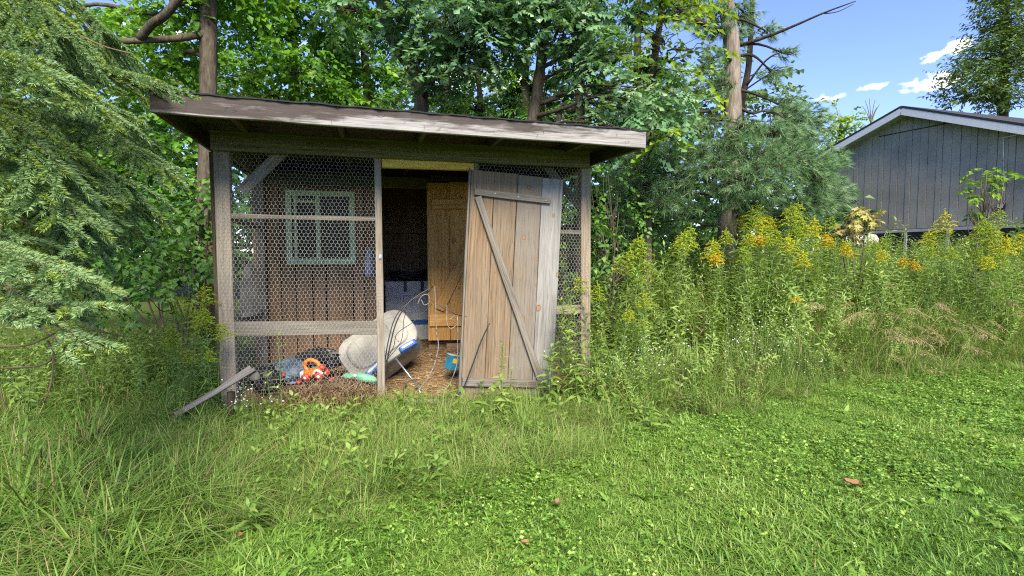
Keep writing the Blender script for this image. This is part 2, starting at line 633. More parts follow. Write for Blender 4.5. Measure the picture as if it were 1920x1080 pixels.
M['dark'] = leaf_mat('dark_understorey_leaf', (.02, .06, .012), (.045, .12, .022), (.11, .21, .04), .36, .4, .4, gain=1.6)
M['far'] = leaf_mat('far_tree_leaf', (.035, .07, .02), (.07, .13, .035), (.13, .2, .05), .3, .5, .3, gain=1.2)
M['spruce'] = leaf_mat('spruce_needle', (.07, .14, .045), (.15, .24, .09), (.26, .36, .18), .15, .5, .3, (1.1, 1.1, .6), 1.3)
M['spruce_old'] = leaf_mat('spruce_old_needle', (.055, .11, .02), (.13, .20, .04), (.23, .30, .07), .15, .5, .3, (1.1, 1.1, .6), 1.4)
M['pine'] = leaf_mat('pine_needle', (.035, .085, .03), (.085, .17, .07), (.19, .30, .14), .2, .45, .4, (1.1, 1.1, .7), 1.3)
M['pinkleaf'] = leaf_mat('turning_maple_leaf', (.2, .27, .05), (.36, .34, .1), (.5, .38, .22), .35, .5, .3, (1.1, 1, .7))
M['stem'] = plain('green_stem', (.1, .16, .04), .7)
M['twig'] = plain('twig', (.09, .07, .05), .9, var=.4)
M['drytwig'] = plain('dry_twig', (.26, .21, .16), .9, var=.4)
M['spruce_twig'] = plain('spruce_twig', (.13, .09, .05), .9, var=.35)
M['bark'] = bark_mat('bark', (.035, .028, .02), (.14, .115, .085))
M['bark_pale'] = bark_mat('pine_bark', (.09, .075, .062), (.3, .25, .21))
M['bark_dark'] = bark_mat('dark_bark', (.02, .016, .012), (.075, .06, .045))

M['w_grey'] = wood('weathered_grey_wood', (.077, .066, .052), (.192, .17, .14), (.208, .193, .167), .5)
M['w_post'] = wood('weathered_post_wood', (.10, .078, .054), (.26, .218, .168), (.275, .25, .215), .5)
M['w_rail'] = wood('dull_rail_wood', (.08, .07, .06), (.2, .185, .165), (.22, .21, .195), .5)
M['w_beige'] = wood('beige_post_wood', (.14, .105, .066), (.31, .245, .17), (.27, .24, .2), .4)
M['w_tan'] = wood('tan_door_wood', (.1, .066, .038), (.215, .152, .093), (.158, .136, .108), .5, .38)
M['w_mix'] = wood('half_weathered_door_wood', (.09, .069, .047), (.187, .152, .112), (.152, .141, .124), .6, .34)
M['w_doorgrey'] = wood('grey_door_wood', (.11, .102, .092), (.235, .225, .208), (.24, .233, .222), .6, .24)
M['w_orange'] = wood('unweathered_orange_wood', (.36, .17, .05), (.7, .4, .14), (.5, .28, .1), .4, .3)
M['w_brown'] = wood('brown_partition_wood', (.13, .07, .034), (.3, .175, .09), (.22, .16, .11), .5)
M['w_dark'] = wood('dark_old_wood', (.045, .035, .022), (.13, .105, .065), (.07, .075, .04), .5)
M['w_moss'] = wood('mossy_beam_wood', (.05, .045, .022), (.16, .145, .075), (.09, .1, .035), .5)
M['w_yellow'] = wood('yellow_header_wood', (.42, .27, .05), (.66, .47, .11), (.5, .39, .1), .4)
M['w_fascia'] = wood('peeling_fascia_wood', (.13, .12, .11), (.32, .308, .295), (.35, .34, .33), .5, .12, stain=((.04, .03, .025), 1.05, -.40))
M['wire'] = plain('galvanised_wire', (.25, .24, .22), .5, 0.0, .35)
M['roofing'] = plain('black_roofing_felt', (.018, .018, .02), .9, bump=.6, scale=60)
M['metal'] = plain('zinc_plate', (.42, .45, .46), .35, .8)
M['white_paint'] = plain('green_white_paint', (.40, .50, .30), .5)
M['glass_dark'] = plain('shade_toned_glass', (.035, .045, .035), .55, spec=.25)  # opaque panes: the darkness behind the window is put into their colour
M['soil'] = plain('soil', (.06, .045, .03), .95, var=.4, bump=.8)

# ================================================================== GROUND
def make_ground():
    gx = np.unique(np.concatenate([np.linspace(-9, 13, 111), np.geomspace(13, 900, 26), -np.geomspace(9, 900, 26)]))
    gy = np.unique(np.concatenate([np.linspace(-3, 17, 101), np.geomspace(17, 1500, 28), -np.geomspace(3, 300, 14)]))
    X, Y = np.meshgrid(gx, gy)
    Z = terrain(X, Y)
    V = np.stack([X, Y, Z], -1).reshape(-1, 3)
    nx, ny = len(gx), len(gy)
    i, j = np.meshgrid(np.arange(nx - 1), np.arange(ny - 1))
    a = (j * nx + i).ravel()
    F = np.concatenate([np.stack([a, a + 1, a + nx + 1], -1), np.stack([a, a + nx + 1, a + nx], -1)])
    t = NT('ground_turf')
    tc = t.node('ShaderNodeTexCoord').outputs['Object']
    n1 = t.noise(tc, 1.3, 6, .65)
    n2 = t.noise(tc, 24.0, 5, .7)
    c = t.mix(t.ramp(n1, [(.35, 0.0), (.65, 1.0)]), (.05, .085, .015), (.075, .11, .022))
    c = t.mix(t.ramp(n2, [(.45, 0.0), (.7, .8)]), c, (.05, .04, .022))
    p = t.node('ShaderNodeBsdfPrincipled', {'Base Color': c, 'Roughness': .95, 'Specular IOR Level': .1})
    b = t.node('ShaderNodeBump', {'Height': n2, 'Strength': .8, 'Distance': .03})
    t.l.new(b.outputs[0], p.inputs['Normal'])
    m = t.surface(p.outputs[0])
    g = Geo()
    g.add(V, F, .5, 0, True)
    return g.build('ground', m, kind='structure')


make_ground()

# ================================================================== SHED
SHED_YAW = R(15)
P0 = at(430, 790, 4.2)
P0 = np.array([P0[0], P0[1], 0.0])
SU = np.array([math.cos(SHED_YAW), math.sin(SHED_YAW), 0])
SV = np.array([-math.sin(SHED_YAW), math.cos(SHED_YAW), 0])
shed = empty('shed', P0, SHED_YAW)
props(shed, 'weathered wooden coop shed with chicken wire front and an open plank door', 'shed')


def S(px, py, t):
    """shed-local point (s, t, z) seen at the pixel on the plane t behind the shed's front"""
    d = px_dir(px, py)
    o = np.array([0, 0, CAM_Z])
    k = np.dot(P0 + SV * t - o, SV) / np.dot(d, SV)
    q = o + d * k - P0
    return Vector((float(np.dot(q, SU)), float(np.dot(q, SV)), float(q[2])))


def SW(p):
    """shed-local -> world"""
    return P0 + SU * p[0] + SV * p[1] + np.array([0, 0, p[2]])


WID = S(1101, 430, 0).x            # right post centre
MID = S(712, 500, 0).x             # door post
JAMB = S(893, 420, 0).x
BACK, DEEP = 1.55, 3.0
BT = 2.115                          # underside of the front beam

# --- posts, beam, rails
board('corner_post', shed, (0, .05, -.1), (0.0, .05, BT + .02), .112, .09, M['w_post'], label='grey weathered left corner post')
board('corner_post', shed, (WID, .05, -.1), (WID - .015, .05, BT), .095, .10, M['w_beige'], label='beige right corner post with a long split')
board('door_post', shed, (MID, .035, 0), (MID - .005, .035, BT), .062, .09, M['w_post'])
board('door_post', shed, (JAMB, .045, 0), (JAMB, .045, BT), .05, .09, M['w_post'])
o = board('front_beam', shed, (-.06, -.022, BT + .075), (WID + .0, -.022, BT + .07), .155, .04, M['w_moss'], wdir=(0, 0, 1), label='mossy dark beam under the eave')
board('door_header', shed, (MID + .03, .03, BT - .035), (JAMB - .02, .03, BT - .03), .075, .06, M['w_yellow'], wdir=(0, 0, 1), label='yellow unweathered header over the doorway')
sl = .055
board('rail', shed, (sl, .03, .718), (MID - .031, .03, .69), .115, .04, M['w_grey'], wdir=(0, 0, 1))
board('rail', shed, (sl, .03, 1.615), (MID - .031, .03, 1.61), .036, .04, M['w_grey'], wdir=(0, 0, 1))
z1, z2 = S(1066, 436, .03).z, S(1064, 580, .03).z
board('rail', shed, (JAMB + .025, .03, z1 + .01), (WID - .048, .03, z1), .034, .04, M['w_grey'], wdir=(0, 0, 1))
board('rail', shed, (JAMB + .025, .03, z2 - .01), (WID - .048, .03, z2), .075, .04, M['w_beige'], wdir=(0, 0, 1))
a, b = S(452, 352, .06), S(528, 286, .06)
board('corner_brace', shed, (a.x - .0, .06, a.z - .03), (b.x + .03, .06, b.z + .03), .085, .035, M['w_post'], wdir=(1, 0, -1))
a, b = S(1040, 330, .06), S(1092, 392, .06)
board('corner_brace', shed, (a.x - .1, .075, a.z + .11), (b.x, .075, b.z), .07, .035, M['w_dark'], wdir=(1, 0, 1))
# latch plate on the door post
g = Geo()
lp = S(713, 481, 0)
g.box((lp.x, -.013, lp.z), (.022, .006, .035)).box((lp.x + .004, -.022, lp.z + .004), (.012, .016, .012)).box((lp.x, -.018, lp.z - .012), (.018, .01, .006))
g.build('latch_plate', M['metal'], shed)
# side posts and rails of the open run, left side and right side
for sx, m in ((0.0, 'w_post'), (WID, 'w_beige')):
    board('side_post', shed, (sx, BACK - .05, 0), (sx, BACK - .05, BT + .12), .09, .09, M[m])
    board('side_rail', shed, (sx, .10, .70), (sx, BACK - .1, .70), .09, .035, M['w_grey'], wdir=(0, 0, 1))
    board('side_rail', shed, (sx, .10, 1.60), (sx, BACK - .1, 1.60), .04, .035, M['w_grey'], wdir=(0, 0, 1))
    board('side_plate', shed, (sx, .0, BT + .06), (sx, DEEP, BT + .06), .12, .04, M['w_moss'], wdir=(0, 0, 1))
q = S(408, 450, .16)
board('side_post', shed, (q.x, .2, 0), (q.x - .012, .2, BT + .02), .075, .04, M['w_dark'], label='dark board beside the left corner post')


# --- chicken wire: real hexagonal mesh
def hexwire(s0, s1, z0, z1, cell=.032, r=.00075, sag=.009):
    """edges of a pointy-top hexagonal net; returns verts (x, y, z) with y a slight bulge, tris"""
    hx, side = cell, cell / math.sqrt(3)
    E = []
    row = 0
    z = z0
    while z < z1:
        offx = (row % 2) * hx / 2
        xs = np.arange(s0 + offx, s1, hx)
        for x in xs:
            E.append(((x, z + side / 2), (x, z + 1.5 * side)))
            for dx in (-hx / 2, hx / 2):
                if s0 - .001 <= x + dx <= s1:
                    E.append(((x, z + side / 2), (x + dx, z)))
        z += 1.5 * side
        row += 1
    E = np.array(E)
    jit = lambda P: np.stack([P[:, 0] + .0022 * np.sin(P[:, 1] * 31 + P[:, 0] * 17), P[:, 1] + .0022 * np.sin(P[:, 0] * 27 + P[:, 1] * 9)], -1)
    A, B = jit(E[:, 0]), jit(E[:, 1])
    bul = lambda P: sag * np.sin(P[:, 0] * 7) * np.sin(P[:, 1] * 5)
    A3 = np.stack([A[:, 0], bul(A), A[:, 1]], -1)
    B3 = np.stack([B[:, 0], bul(B), B[:, 1]], -1)
    d = unit(B3 - A3)
    vert = np.abs(E[:, 0, 0] - E[:, 1, 0]) < 1e-6
    rr = np.where(vert, r * 1.5, r)[:, None]
    n1 = np.tile(np.array([[0, 1.0, 0]]), (len(d), 1))
    n2 = unit(np.cross(d, n1))
    V = []
    for P in (A3 - d * r, B3 + d * r):
        for ang in (90, 210, 330):
            V.append(P + rr * (math.cos(R(ang)) * n2 + math.sin(R(ang)) * n1))
    V = np.stack(V, 1)
    tf = np.array([[0, 1, 4], [0, 4, 3], [1, 2, 5], [1, 5, 4], [2, 0, 3], [2, 3, 5]])
    F = (tf[None] + (np.arange(len(V)) * 6)[:, None, None]).reshape(-1, 3)
    return V.reshape(-1, 3), F


def wire_panel(s0, s1, z0, z1, matrix, **kw):
    v, f = hexwire(s0, s1, z0, z1, **kw)
    o = Geo().add(v, f).build('wire_mesh', M['wire'], shed, kind='stuff')
    o.matrix_local = matrix
    return o


wire_panel(-.03, MID + .02, .04, BT, Matrix.Translation((0, -.004, 0)))
wire_panel(JAMB, WID + .03, .12, BT, Matrix.Translation((0, -.004, 0)))
turn = Matrix.Rotation(R(90), 4, 'Z')
wire_panel(.05, BACK - .02, .08, BT, Matrix.Translation((-.05, 0, 0)) @ turn, cell=.04)
wire_panel(.05, BACK - .02, .08, BT, Matrix.Translation((WID + .05, 0, 0)) @ turn, cell=.04)

# --- roof
RO = .60                                # front overhang
fl, fr = S(283, 196, -RO).x, S(1209, 265, -RO).x


def rz(s, t):
    """height of the roof deck's underside"""
    u = (s - fl) / (fr - fl)
    return 2.352 - .045 * u + (t + RO) * (.0 + .028 * u)


roof = empty('roof', parent=shed)
board('fascia', roof, (fl, -RO, rz(fl, -RO) - .047), (fr, -RO, rz(fr, -RO) - .047), .142, .036, M['w_fascia'], wdir=(0, 0, 1), label='long fascia board with peeling dark stain')
for sx in (fl + .02, fr - .02):
    board('rake_board', roof, (sx, -RO + .022, rz(sx, -RO) - .05), (sx, DEEP + .25, rz(sx, DEEP + .25) - .05), .135, .036, M['w_dark'], wdir=(0, 0, 1))
for px in (452, 640, 790, 928, 1075):
    s0 = S(px, 255, -.2).x
    board('rafter', roof, (s0, -RO + .022, rz(s0, -RO) - .046), (s0, DEEP + .2, rz(s0, DEEP) - .046), .088, .038, M['w_dark'], wdir=(0, 0, 1))
tt = -RO - .005
while tt < DEEP + .2:
    w = .14 + .02 * random.random()
    board('roof_plank', roof, (fl + .005, tt + w / 2, rz(fl, tt) + .010), (fr - .005, tt + w / 2, rz(fr, tt) + .010), w - .004, .018, M['w_dark'], wdir=(0, 1, 0), bow=0)
    tt += w
# felt roofing with a ragged front edge, granular shingle courses behind it
g = Geo()
nx = 90
xs = np.linspace(fl - .02, fr + .02, nx)
for k, (t0, t1) in enumerate([(-RO - .03, -.35), (-.38, .05), (.02, .45), (.42, .85), (.82, 1.25), (1.22, 1.65), (1.62, 2.05), (2.02, 2.45), (2.42, 3.28)]):
    zf = np.array([rz(x, t0) + .024 + .004 + .003 * math.sin(x * 19 + k) for x in xs]) + rng.normal(0, .0012, nx)
    zb = np.array([rz(x, t1) + .022 for x in xs])
    fr_j = t0 + rng.normal(0, .004, nx)
    V = np.concatenate([np.stack([xs, fr_j, zf - .009], -1), np.stack([xs, fr_j, zf], -1), np.stack([xs, np.full(nx, t1), zb], -1), np.stack([xs, np.full(nx, t1), zb - .004], -1)])
    F = []
    for r in range(3):
        i = np.arange(nx - 1) + r * nx
        F.append(np.stack([i, i + 1, i + nx + 1], -1))
        F.append(np.stack([i, i + nx + 1, i + nx], -1))
    i = np.arange(nx - 1)
    F.append(np.stack([i + 3 * nx, i + 3 * nx + 1, i + 1], -1))
    F.append(np.stack([i + 3 * nx, i + 1, i], -1))
    g = Geo().add(V, np.concatenate(F))
    g.build('roofing_strip', M['roofing'], roof)

# --- partition, back room
part = empty('partition_wall', parent=shed)
OP0, OP1 = S(716, 450, BACK).x, S(806, 450, BACK).x
s0 = .045
while s0 < WID - .05:
    w = .12 + .07 * random.random()
    s1 = min(s0 + w, WID - .045)
    if s1 < OP0 or s0 > OP1:
        zt = BT + .1
        board('board', part, ((s0 + s1) / 2, BACK + .01 * random.random(), .05), ((s0 + s1) / 2 + random.uniform(-.006, .006), BACK + .01 * random.random(), zt),
              s1 - s0 - random.uniform(.004, .02), .02, M['w_brown'])
        s0 = s1
    else:
        s0 = OP1 + .001 if s0 >= OP0 else (min(s1, OP0) if OP0 - s0 > .03 else OP1 + .001)
        if s0 < OP1 and s0 >= OP0:
            s0 = OP1 + .001
board('partition_header', part, (.04, BACK - .04, 2.12), (WID - .04, BACK - .04, 2.12), .12, .035, M['w_moss'], wdir=(0, 0, 1))
for px in (478, 640):
    s1 = S(px, 450, BACK - .05).x
    board('stud', part, (s1, BACK - .035, .1), (s1, BACK - .035, 2.05), .045, .05, M['w_brown'])
for nm, p0, p1, ax, n in (('back_wall', (0, DEEP), (WID, DEEP), 'x', 17), ('side_wall', (0, BACK), (0, DEEP), 'y', 9), ('side_wall', (WID, BACK), (WID, DEEP), 'y', 9)):
    wl_ = empty(nm, parent=shed)
    for i in range(n):
        f = (i + .5) / n
        x, y = p0[0] + (p1[0] - p0[0]) * f, p0[1] + (p1[1] - p0[1]) * f
        ln = math.hypot(p1[0] - p0[0], p1[1] - p0[1]) / n
        oy = .024 * (i % 2)
        if ax == 'x':
            y += oy
        else:
            x += oy * (1 if x > 1 else -1)
        board('board', wl_, (x, y, 0), (x, y, rz(x, y) - .01), ln + .02, .022, M['w_brown'], wdir=(1, 0, 0) if ax == 'x' else (0, 1, 0))
# cross rail and a sloping brace on the back wall
board('back_rail', shed, (.05, DEEP - .05, 1.66), (WID - .05, DEEP - .05, 1.66), .09, .04, M['w_brown'], wdir=(0, 0, 1))

# salvaged window leaning on the partition
win = empty('window', parent=shed)
props(win, 'pale green sliding window in the partition')
wt = BACK - .10
A, B, C, D = S(533, 361, wt), S(663, 362, wt), S(667, 490, wt), S(545, 492, wt)
ww, wh = B.x - A.x, A.z - C.z
cx, cz = (A.x + C.x) / 2 + .005, (A.z + C.z) / 2
for (x0, z0, x1, z1, w) in ((-ww / 2, -wh / 2, ww / 2, -wh / 2, .085), (-ww / 2, wh / 2, ww / 2, wh / 2, .075)):
    board('frame', win, (cx + x0, wt, cz + z0), (cx + x1, wt, cz + z1), w * .8, .07, M['white_paint'], wdir=(0, 0, 1), jit=0)
for x0 in (-ww / 2 + .03, ww / 2 - .03):
    board('frame', win, (cx + x0, wt - .004, cz - wh / 2 + .03), (cx + x0, wt - .004, cz + wh / 2 - .03), .06, .07, M['white_paint'], jit=0)
board('sash_bar', win, (cx - .03, wt - .01, cz - wh / 2 + .02), (cx - .03, wt - .01, cz + wh / 2 - .02), .045, .05, M['white_paint'], jit=0)
board('sash_bar', win, (cx - .255, wt - .01, cz - wh / 2 + .03), (cx - .255, wt - .01, cz + wh / 2 - .03), .03, .05, M['white_paint'], jit=0)
board('sash_bar', win, (cx - .25, wt - .012, cz + wh / 2 - .09), (cx - .04, wt - .012, cz + wh / 2 - .09), .035, .05, M['white_paint'], wdir=(0, 0, 1), jit=0)
for x0, x1 in ((-ww / 2 + .05, -.04), (-.01, ww / 2 - .05)):
    g = Geo()
    g.box((cx + (x0 + x1) / 2, wt + .012, cz), (x1 - x0, .006, wh - .05))
    g.build('pane', M['glass_dark'], win)


# --- doors
def plank_door(name, origin, rot, wid, hei, boards, splits, label):
    """door in its own axes: x across, z up, y thickness; y < 0 is the face with battens"""
    d = empty(name, parent=shed, matrix=Matrix.Translation(origin) @ rot)
    d['label'] = label
    x = 0
    for i, (w, m) in enumerate(boards):
        top = hei + splits[i][0]
        board('plank', d, (x + w / 2, .0 + splits[i][1], splits[i][2]), (x + w / 2, .0 - splits[i][1], top), w - .004, .024, M[m], jit=.0012)
        x += w
    return d


tl, tr_, bl = S(883, 318, -.05), S(1055, 320, -.05), S(862, 750, -.10)
dw = (tr_.x - tl.x) * 1.0
dh = tl.z - bl.z
lean = math.atan2(tl.x - bl.x, dh)
rot = Matrix.Rotation(lean, 4, 'Y') @ Matrix.Rotation(math.atan2(.06, dh), 4, 'X').inverted()
door = plank_door('plank_door', (bl.x, -.125, bl.z), rot, dw, dh, [(dw * .245, 'w_tan'), (dw * .25, 'w_tan'), (dw * .27, 'w_mix'), (dw * .235, 'w_doorgrey')],
                  [(0, .0, 0), (.002, .002, .01), (-.004, .003, .0), (-.008, .0, .02)], 'open plank door, tan boards turning grey at its right edge')
board('batten', door, (.03, -.028, dh * .905), (dw * .86, -.028, dh * .895), .058, .03, M['w_grey'], wdir=(0, 0, 1))
board('batten', door, (.005, -.028, dh * .085), (dw * .84, -.028, dh * .075), .068, .03, M['w_grey'], wdir=(0, 0, 1))
board('diagonal_brace', door, (dw * .915, -.03, dh * .02), (dw * .075, -.030, dh * .885), .062, .03, M['w_grey'], wdir=(1, 0, .3))
# door screws and an eye hook
g = Geo()
for (fx, fz) in ((.25, .905), (.5, .9), (.8, .895), (.2, .083), (.6, .08)):
    g.box((dw * fx, -.045, dh * fz), (.008, .005, .008))
g.build('screw_heads', M['metal'], door, kind='stuff')
# board edge trim on the door's hinge side
board('edge_strip', door, (-.012, 0, dh * .02), (-.012, 0, dh * 1.005), .018, .03, M['w_grey'])

it = BACK - .16
tl, tr_, bl = S(800, 343, it), S(884, 338, it), S(803, 638, it)
ddh = tl.z - bl.z
inner = plank_door('inner_door', (tl.x, it, bl.z), Matrix.Rotation(R(-9), 4, 'Z'), .78, ddh, [(.25, 'w_orange'), (.27, 'w_orange'), (.26, 'w_orange')],
                   [(0, .0, 0), (.012, .0, .0), (.0, .0, 0)], 'orange-brown inner plank door with a diagonal brace')
board('batten', inner, (.06, -.028, ddh * .865), (.74, -.028, ddh * .875), .12, .028, M['w_orange'], wdir=(0, 0, 1))
board('batten', inner, (.02, -.028, ddh * .13), (.74, -.028, ddh * .13), .13, .028, M['w_orange'], wdir=(0, 0, 1))
board('diagonal_brace', inner, (.13, -.030, ddh * .2), (.66, -.030, ddh * .83), .115, .028, M['w_orange'], wdir=(1, 0, -.4))
board('kick_board', shed, (OP1 - .03, it + .1, .2), (WID - .1, it + .1, .2), .22, .03, M['w_brown'], wdir=(0, 0, 1))
board('kick_board', shed, (tl.x + .2, it - .05, .24), (tl.x + .8, it - .05, .23), .14, .03, M['w_brown'], wdir=(0, 0, 1))


# --- earth floor inside, rising towards the partition
def floor_z(s, t):
    return .07 + .17 * sstep(.1, 1.5, t) * sstep(.3, 1.2, s) + .05 * np.sin(3.1 * np.asarray(s) + 1) * np.sin(2.3 * np.asarray(t)) + .10 * np.exp(-((np.asarray(s) - .72) / .3) ** 2 - ((np.asarray(t) - .12) / .25) ** 2)


xs, ys = np.linspace(.03, WID - .03, 46), np.linspace(-.06, DEEP - .02, 46)
X, Y = np.meshgrid(xs, ys)
Z = floor_z(X, Y)
i, j = np.meshgrid(np.arange(45), np.arange(45))
a = (j * 46 + i).ravel()
F = np.concatenate([np.stack([a, a + 1, a + 47], -1), np.stack([a, a + 47, a + 46], -1)])
g = Geo()
g.add(np.stack([X, Y, Z], -1).reshape(-1, 3), F, .5, 0, True)
M['earth'] = plain('straw_littered_earth', (.17, .11, .06), .95, var=.5, scale=40, bump=.9)
g.build('floor', M['earth'], shed)

# ================================================================== SHED CONTENTS (world placed)
def world_of(p):
    return SW(p)


def rot_cols(x, y, z):
    return np.stack([unit(x), unit(y), unit(z)], -1)


def strands(n, pos, L, r, flat=.25, curl=.0, seed=1):
    """N straw strands as thin bent ribbons lying about"""
    rg = np.random.default_rng(seed)
    a = rg.uniform(0, 2 * math.pi, n)
    d = np.stack([np.cos(a), np.sin(a), rg.normal(0, flat, n)], -1)
    d = unit(d)
    side = unit(np.cross(d, np.array([0, 0, 1.0])) + rg.normal(0, .3, (n, 3)))
    ln = L * rg.uniform(.4, 1.2, n)[:, None]
    bend = rg.normal(0, curl, (n, 1)) * ln
    up = np.array([0, 0, 1.0])
    V = np.stack([pos - d * ln / 2 - side * r, pos - d * ln / 2 + side * r, pos + up * bend - side * r, pos + up * bend + side * r, pos + d * ln / 2 - side * r * .6, pos + d * ln / 2 + side * r * .6], 1)
    tf = np.array([[0, 1, 3], [0, 3, 2], [2, 3, 5], [2, 5, 4]])
    F = (tf[None] + (np.arange(n) * 6)[:, None, None]).reshape(-1, 3)
    return V.reshape(-1, 3), F, np.repeat(rg.uniform(0, 1, n), 6)


M['straw'] = leaf_mat('straw', (.2, .12, .05), (.42, .28, .12), (.6, .45, .24), .15, .7, .2, (1.1, 1, .8))
M['hay'] = leaf_mat('brown_hay', (.1, .065, .035), (.22, .145, .08), (.36, .26, .16), .1, .8, .15, (1.1, 1, .8))
n = 9000
ss, ts = rng.uniform(MID - .5, WID - .1, n), rng.uniform(-.05, BACK + .7, n)
pos = np.stack([ss, ts, floor_z(ss, ts) + rng.uniform(0, .015, n)], -1)
pw = P0 + pos[:, :1] * SU + pos[:, 1:2] * SV + pos[:, 2:] * np.array([0, 0, 1])
v, f, t = strands(n, pw, .10, .0022, .15, .05, 3)
Geo().add(v, f, t).build('straw_bedding', M['straw'], kind='stuff', label='loose tan straw bedding on the shed floor inside the doorway')
n = 5500
rr = rng.normal(0, 1, (n, 3))
pos = np.array([.78, .02, .12]) + rr * np.array([.17, .12, .055])
pos[:, 2] = np.maximum(np.abs(pos[:, 2] - .03) + .03, .02)
n2 = 3500
p2 = np.stack([rng.uniform(.1, MID, n2), rng.uniform(-.25, .9, n2), np.zeros(n2)], -1)
p2[:, 2] = floor_z(p2[:, 0], p2[:, 1]) * sstep(-.25, .0, p2[:, 1]) + rng.uniform(.0, .05, n2)
pos = np.concatenate([pos, p2])
pw = P0 + pos[:, :1] * SU + pos[:, 1:2] * SV + pos[:, 2:] * np.array([0, 0, 1])
v, f, t = strands(len(pw), pw, .12, .0018, .5, .12, 4)
Geo().add(v, f, t).build('hay_litter', M['hay'], kind='stuff', label='heap of matted brown hay spilling out under the chicken wire')


# needles and bits caught on the roof edge and fascia
n = 420
ss = rng.uniform(fl, fr, n)
on_face = rng.uniform(0, 1, n) < .08
tz = np.array([rz(s_, -RO) for s_ in ss])
pos = np.stack([ss, np.where(on_face, -RO - .022, -RO + rng.uniform(-.02, .25, n)), np.where(on_face, tz + rng.uniform(-.1, .02, n), tz + .034)], -1)
pw = P0 + pos[:, :1] * SU + pos[:, 1:2] * SV + pos[:, 2:] * np.array([0, 0, 1])
v, f, t = strands(n, pw, .06, .0016, .3, .1, 9)
Geo().add(v, f, t).build('roof_litter', M['hay'], kind='stuff', label='dry needles and bits caught along the roof edge')


# --- rounded slab helper (plastic parts)
def rslab(w, h, d, r=.05, n=6, bulge=0.0, taper=1.0):
    """rounded rectangle w x h in XY, extruded d in Z (front face at z=d, scaled by taper)"""
    pts = []
    for cx, cyy, a0 in ((w / 2 - r, h / 2 - r, 0), (-w / 2 + r, h / 2 - r, 90), (-w / 2 + r, -h / 2 + r, 180), (w / 2 - r, -h / 2 + r, 270)):
        for k in range(n + 1):
            a = R(a0 + 90 * k / n)
            pts.append((cx + r * math.cos(a), cyy + r * math.sin(a)))
    P = np.array(pts)
    m = len(P)
    e = min(.012, d * .3)
    rings = [(1.0, 0), (taper * .5 + .5, d - e), (taper - e / max(w, h), d)]
    V = np.concatenate([np.concatenate([P * k, np.full((m, 1), z)], 1) for k, z in rings] + [np.array([[0, 0, 0], [0, 0, d + bulge]])])
    F = []
    for rr_ in range(2):
        for j in range(m):
            p, q = rr_ * m + j, rr_ * m + (j + 1) % m
            F += [[p, q, q + m], [p, q + m, p + m]]
    for j in range(m):
        F += [[3 * m, (j + 1) % m, j], [3 * m + 1, 2 * m + j, 2 * m + (j + 1) % m]]
    return V, np.array(F)


def placed(o, origin, x, z):
    """set a world matrix with local X along x and local Z near z"""
    x = Vector(x).normalized()
    z = Vector(z)
    z = (z - x * z.dot(x)).normalized()
    y = z.cross(x)
    m = Matrix.Identity(4)
    for i in range(3):
        m[i][0], m[i][1], m[i][2], m[i][3] = x[i], y[i], z[i], origin[i]
    o.matrix_world = m
    return o


M['bin'] = plain('pale_grey_plastic', (.2, .195, .172), .5, var=.4, scale=7)
M['bin_lid'] = plain('dusty_lid_plastic', (.225, .22, .195), .55, var=.4, scale=5)
M['blue'] = plain('blue_plastic', (.02, .10, .32), .4, var=.3, scale=30)
M['black'] = plain('black_plastic', (.015, .015, .017), .45, var=.3)
M['cable'] = plain('black_cable', (.02, .02, .022), .45)
M['tape'] = plain('frayed_white_tape', (.16, .155, .15), .7, var=.9, scale=22)
M['orange'] = plain('orange_plastic', (.55, .15, .015), .5, var=.35, scale=40)
M['red'] = plain('red_plastic', (.38, .03, .02), .5, var=.4, scale=40)
M['whitep'] = plain('white_plastic', (.5, .5, .47), .5, var=.25)
M['mint'] = plain('mint_plastic', (.12, .36, .23), .5, var=.35)
M['tarp'] = plain('blue_grey_tarp', (.10, .14, .19), .6, var=.4, scale=10)
M['bluebox'] = plain('teal_blue_card', (.02, .17, .28), .5, var=.2)
M['yellow'] = plain('yellow_print', (.55, .38, .04), .6)
M['foam'] = plain('white_foam', (.5, .5, .48), .7, var=.12)
M['denim'] = plain('dark_blue_cloth', (.03, .045, .09), .8, var=.6, scale=55)

# storage bin lying on its side, lid towards the doorway
c = SW(S(710, 645, .55))
ax = SW(S(776, 602, .50)) - SW(S(655, 688, .42))
nrm = np.array([.05, -.78, .55])
binr = empty('storage_bin')
props(binr, 'pale grey plastic storage bin tipped on its side behind the door post', 'storage bin')
placed(binr, c, ax, nrm)
v, f = rslab(.70, .42, .30, .13, taper=1.05)
v[:, 2] -= .30
Geo().add(v, f, mat=0).build('body', M['bin'], binr)
v, f = rslab(.75, .46, .035, .16, taper=.985)
lid = Geo().add(v, f).build('lid', M['bin_lid'], binr)
v, f = rslab(.60, .32, .018, .12, taper=.93, bulge=.006)
v[:, 2] += .036
Geo().add(v, f).build('lid_panel', M['bin_lid'], lid)
for k in (-.1, .0, .1):
    v, f = rslab(.012, .26, .006, .004)
    v[:, 0] += k * 1.6
    v[:, 2] += .057
    Geo().add(v, f).build('rib', M['bin_lid'], lid)
for (lx, ly, rz_) in ((-.17, -.20, 8), (.20, -.215, -6)):
    v, f = rslab(.19, .062, .05, .018, taper=.85)
    ca, sa = math.cos(R(rz_)), math.sin(R(rz_))
    v = np.stack([v[:, 0] * ca - v[:, 1] * sa + lx, v[:, 0] * sa + v[:, 1] * ca + ly, v[:, 2] + .012], -1)
    h = Geo().add(v, f).build('latch', M['blue'], binr)
    v, f = rslab(.12, .022, .012, .008)
    v = np.stack([v[:, 0] * ca - v[:, 1] * sa + lx, v[:, 0] * sa + v[:, 1] * ca + ly, v[:, 2] + .06], -1)
    Geo().add(v, f).build('latch_grip', M['whitep'], h)

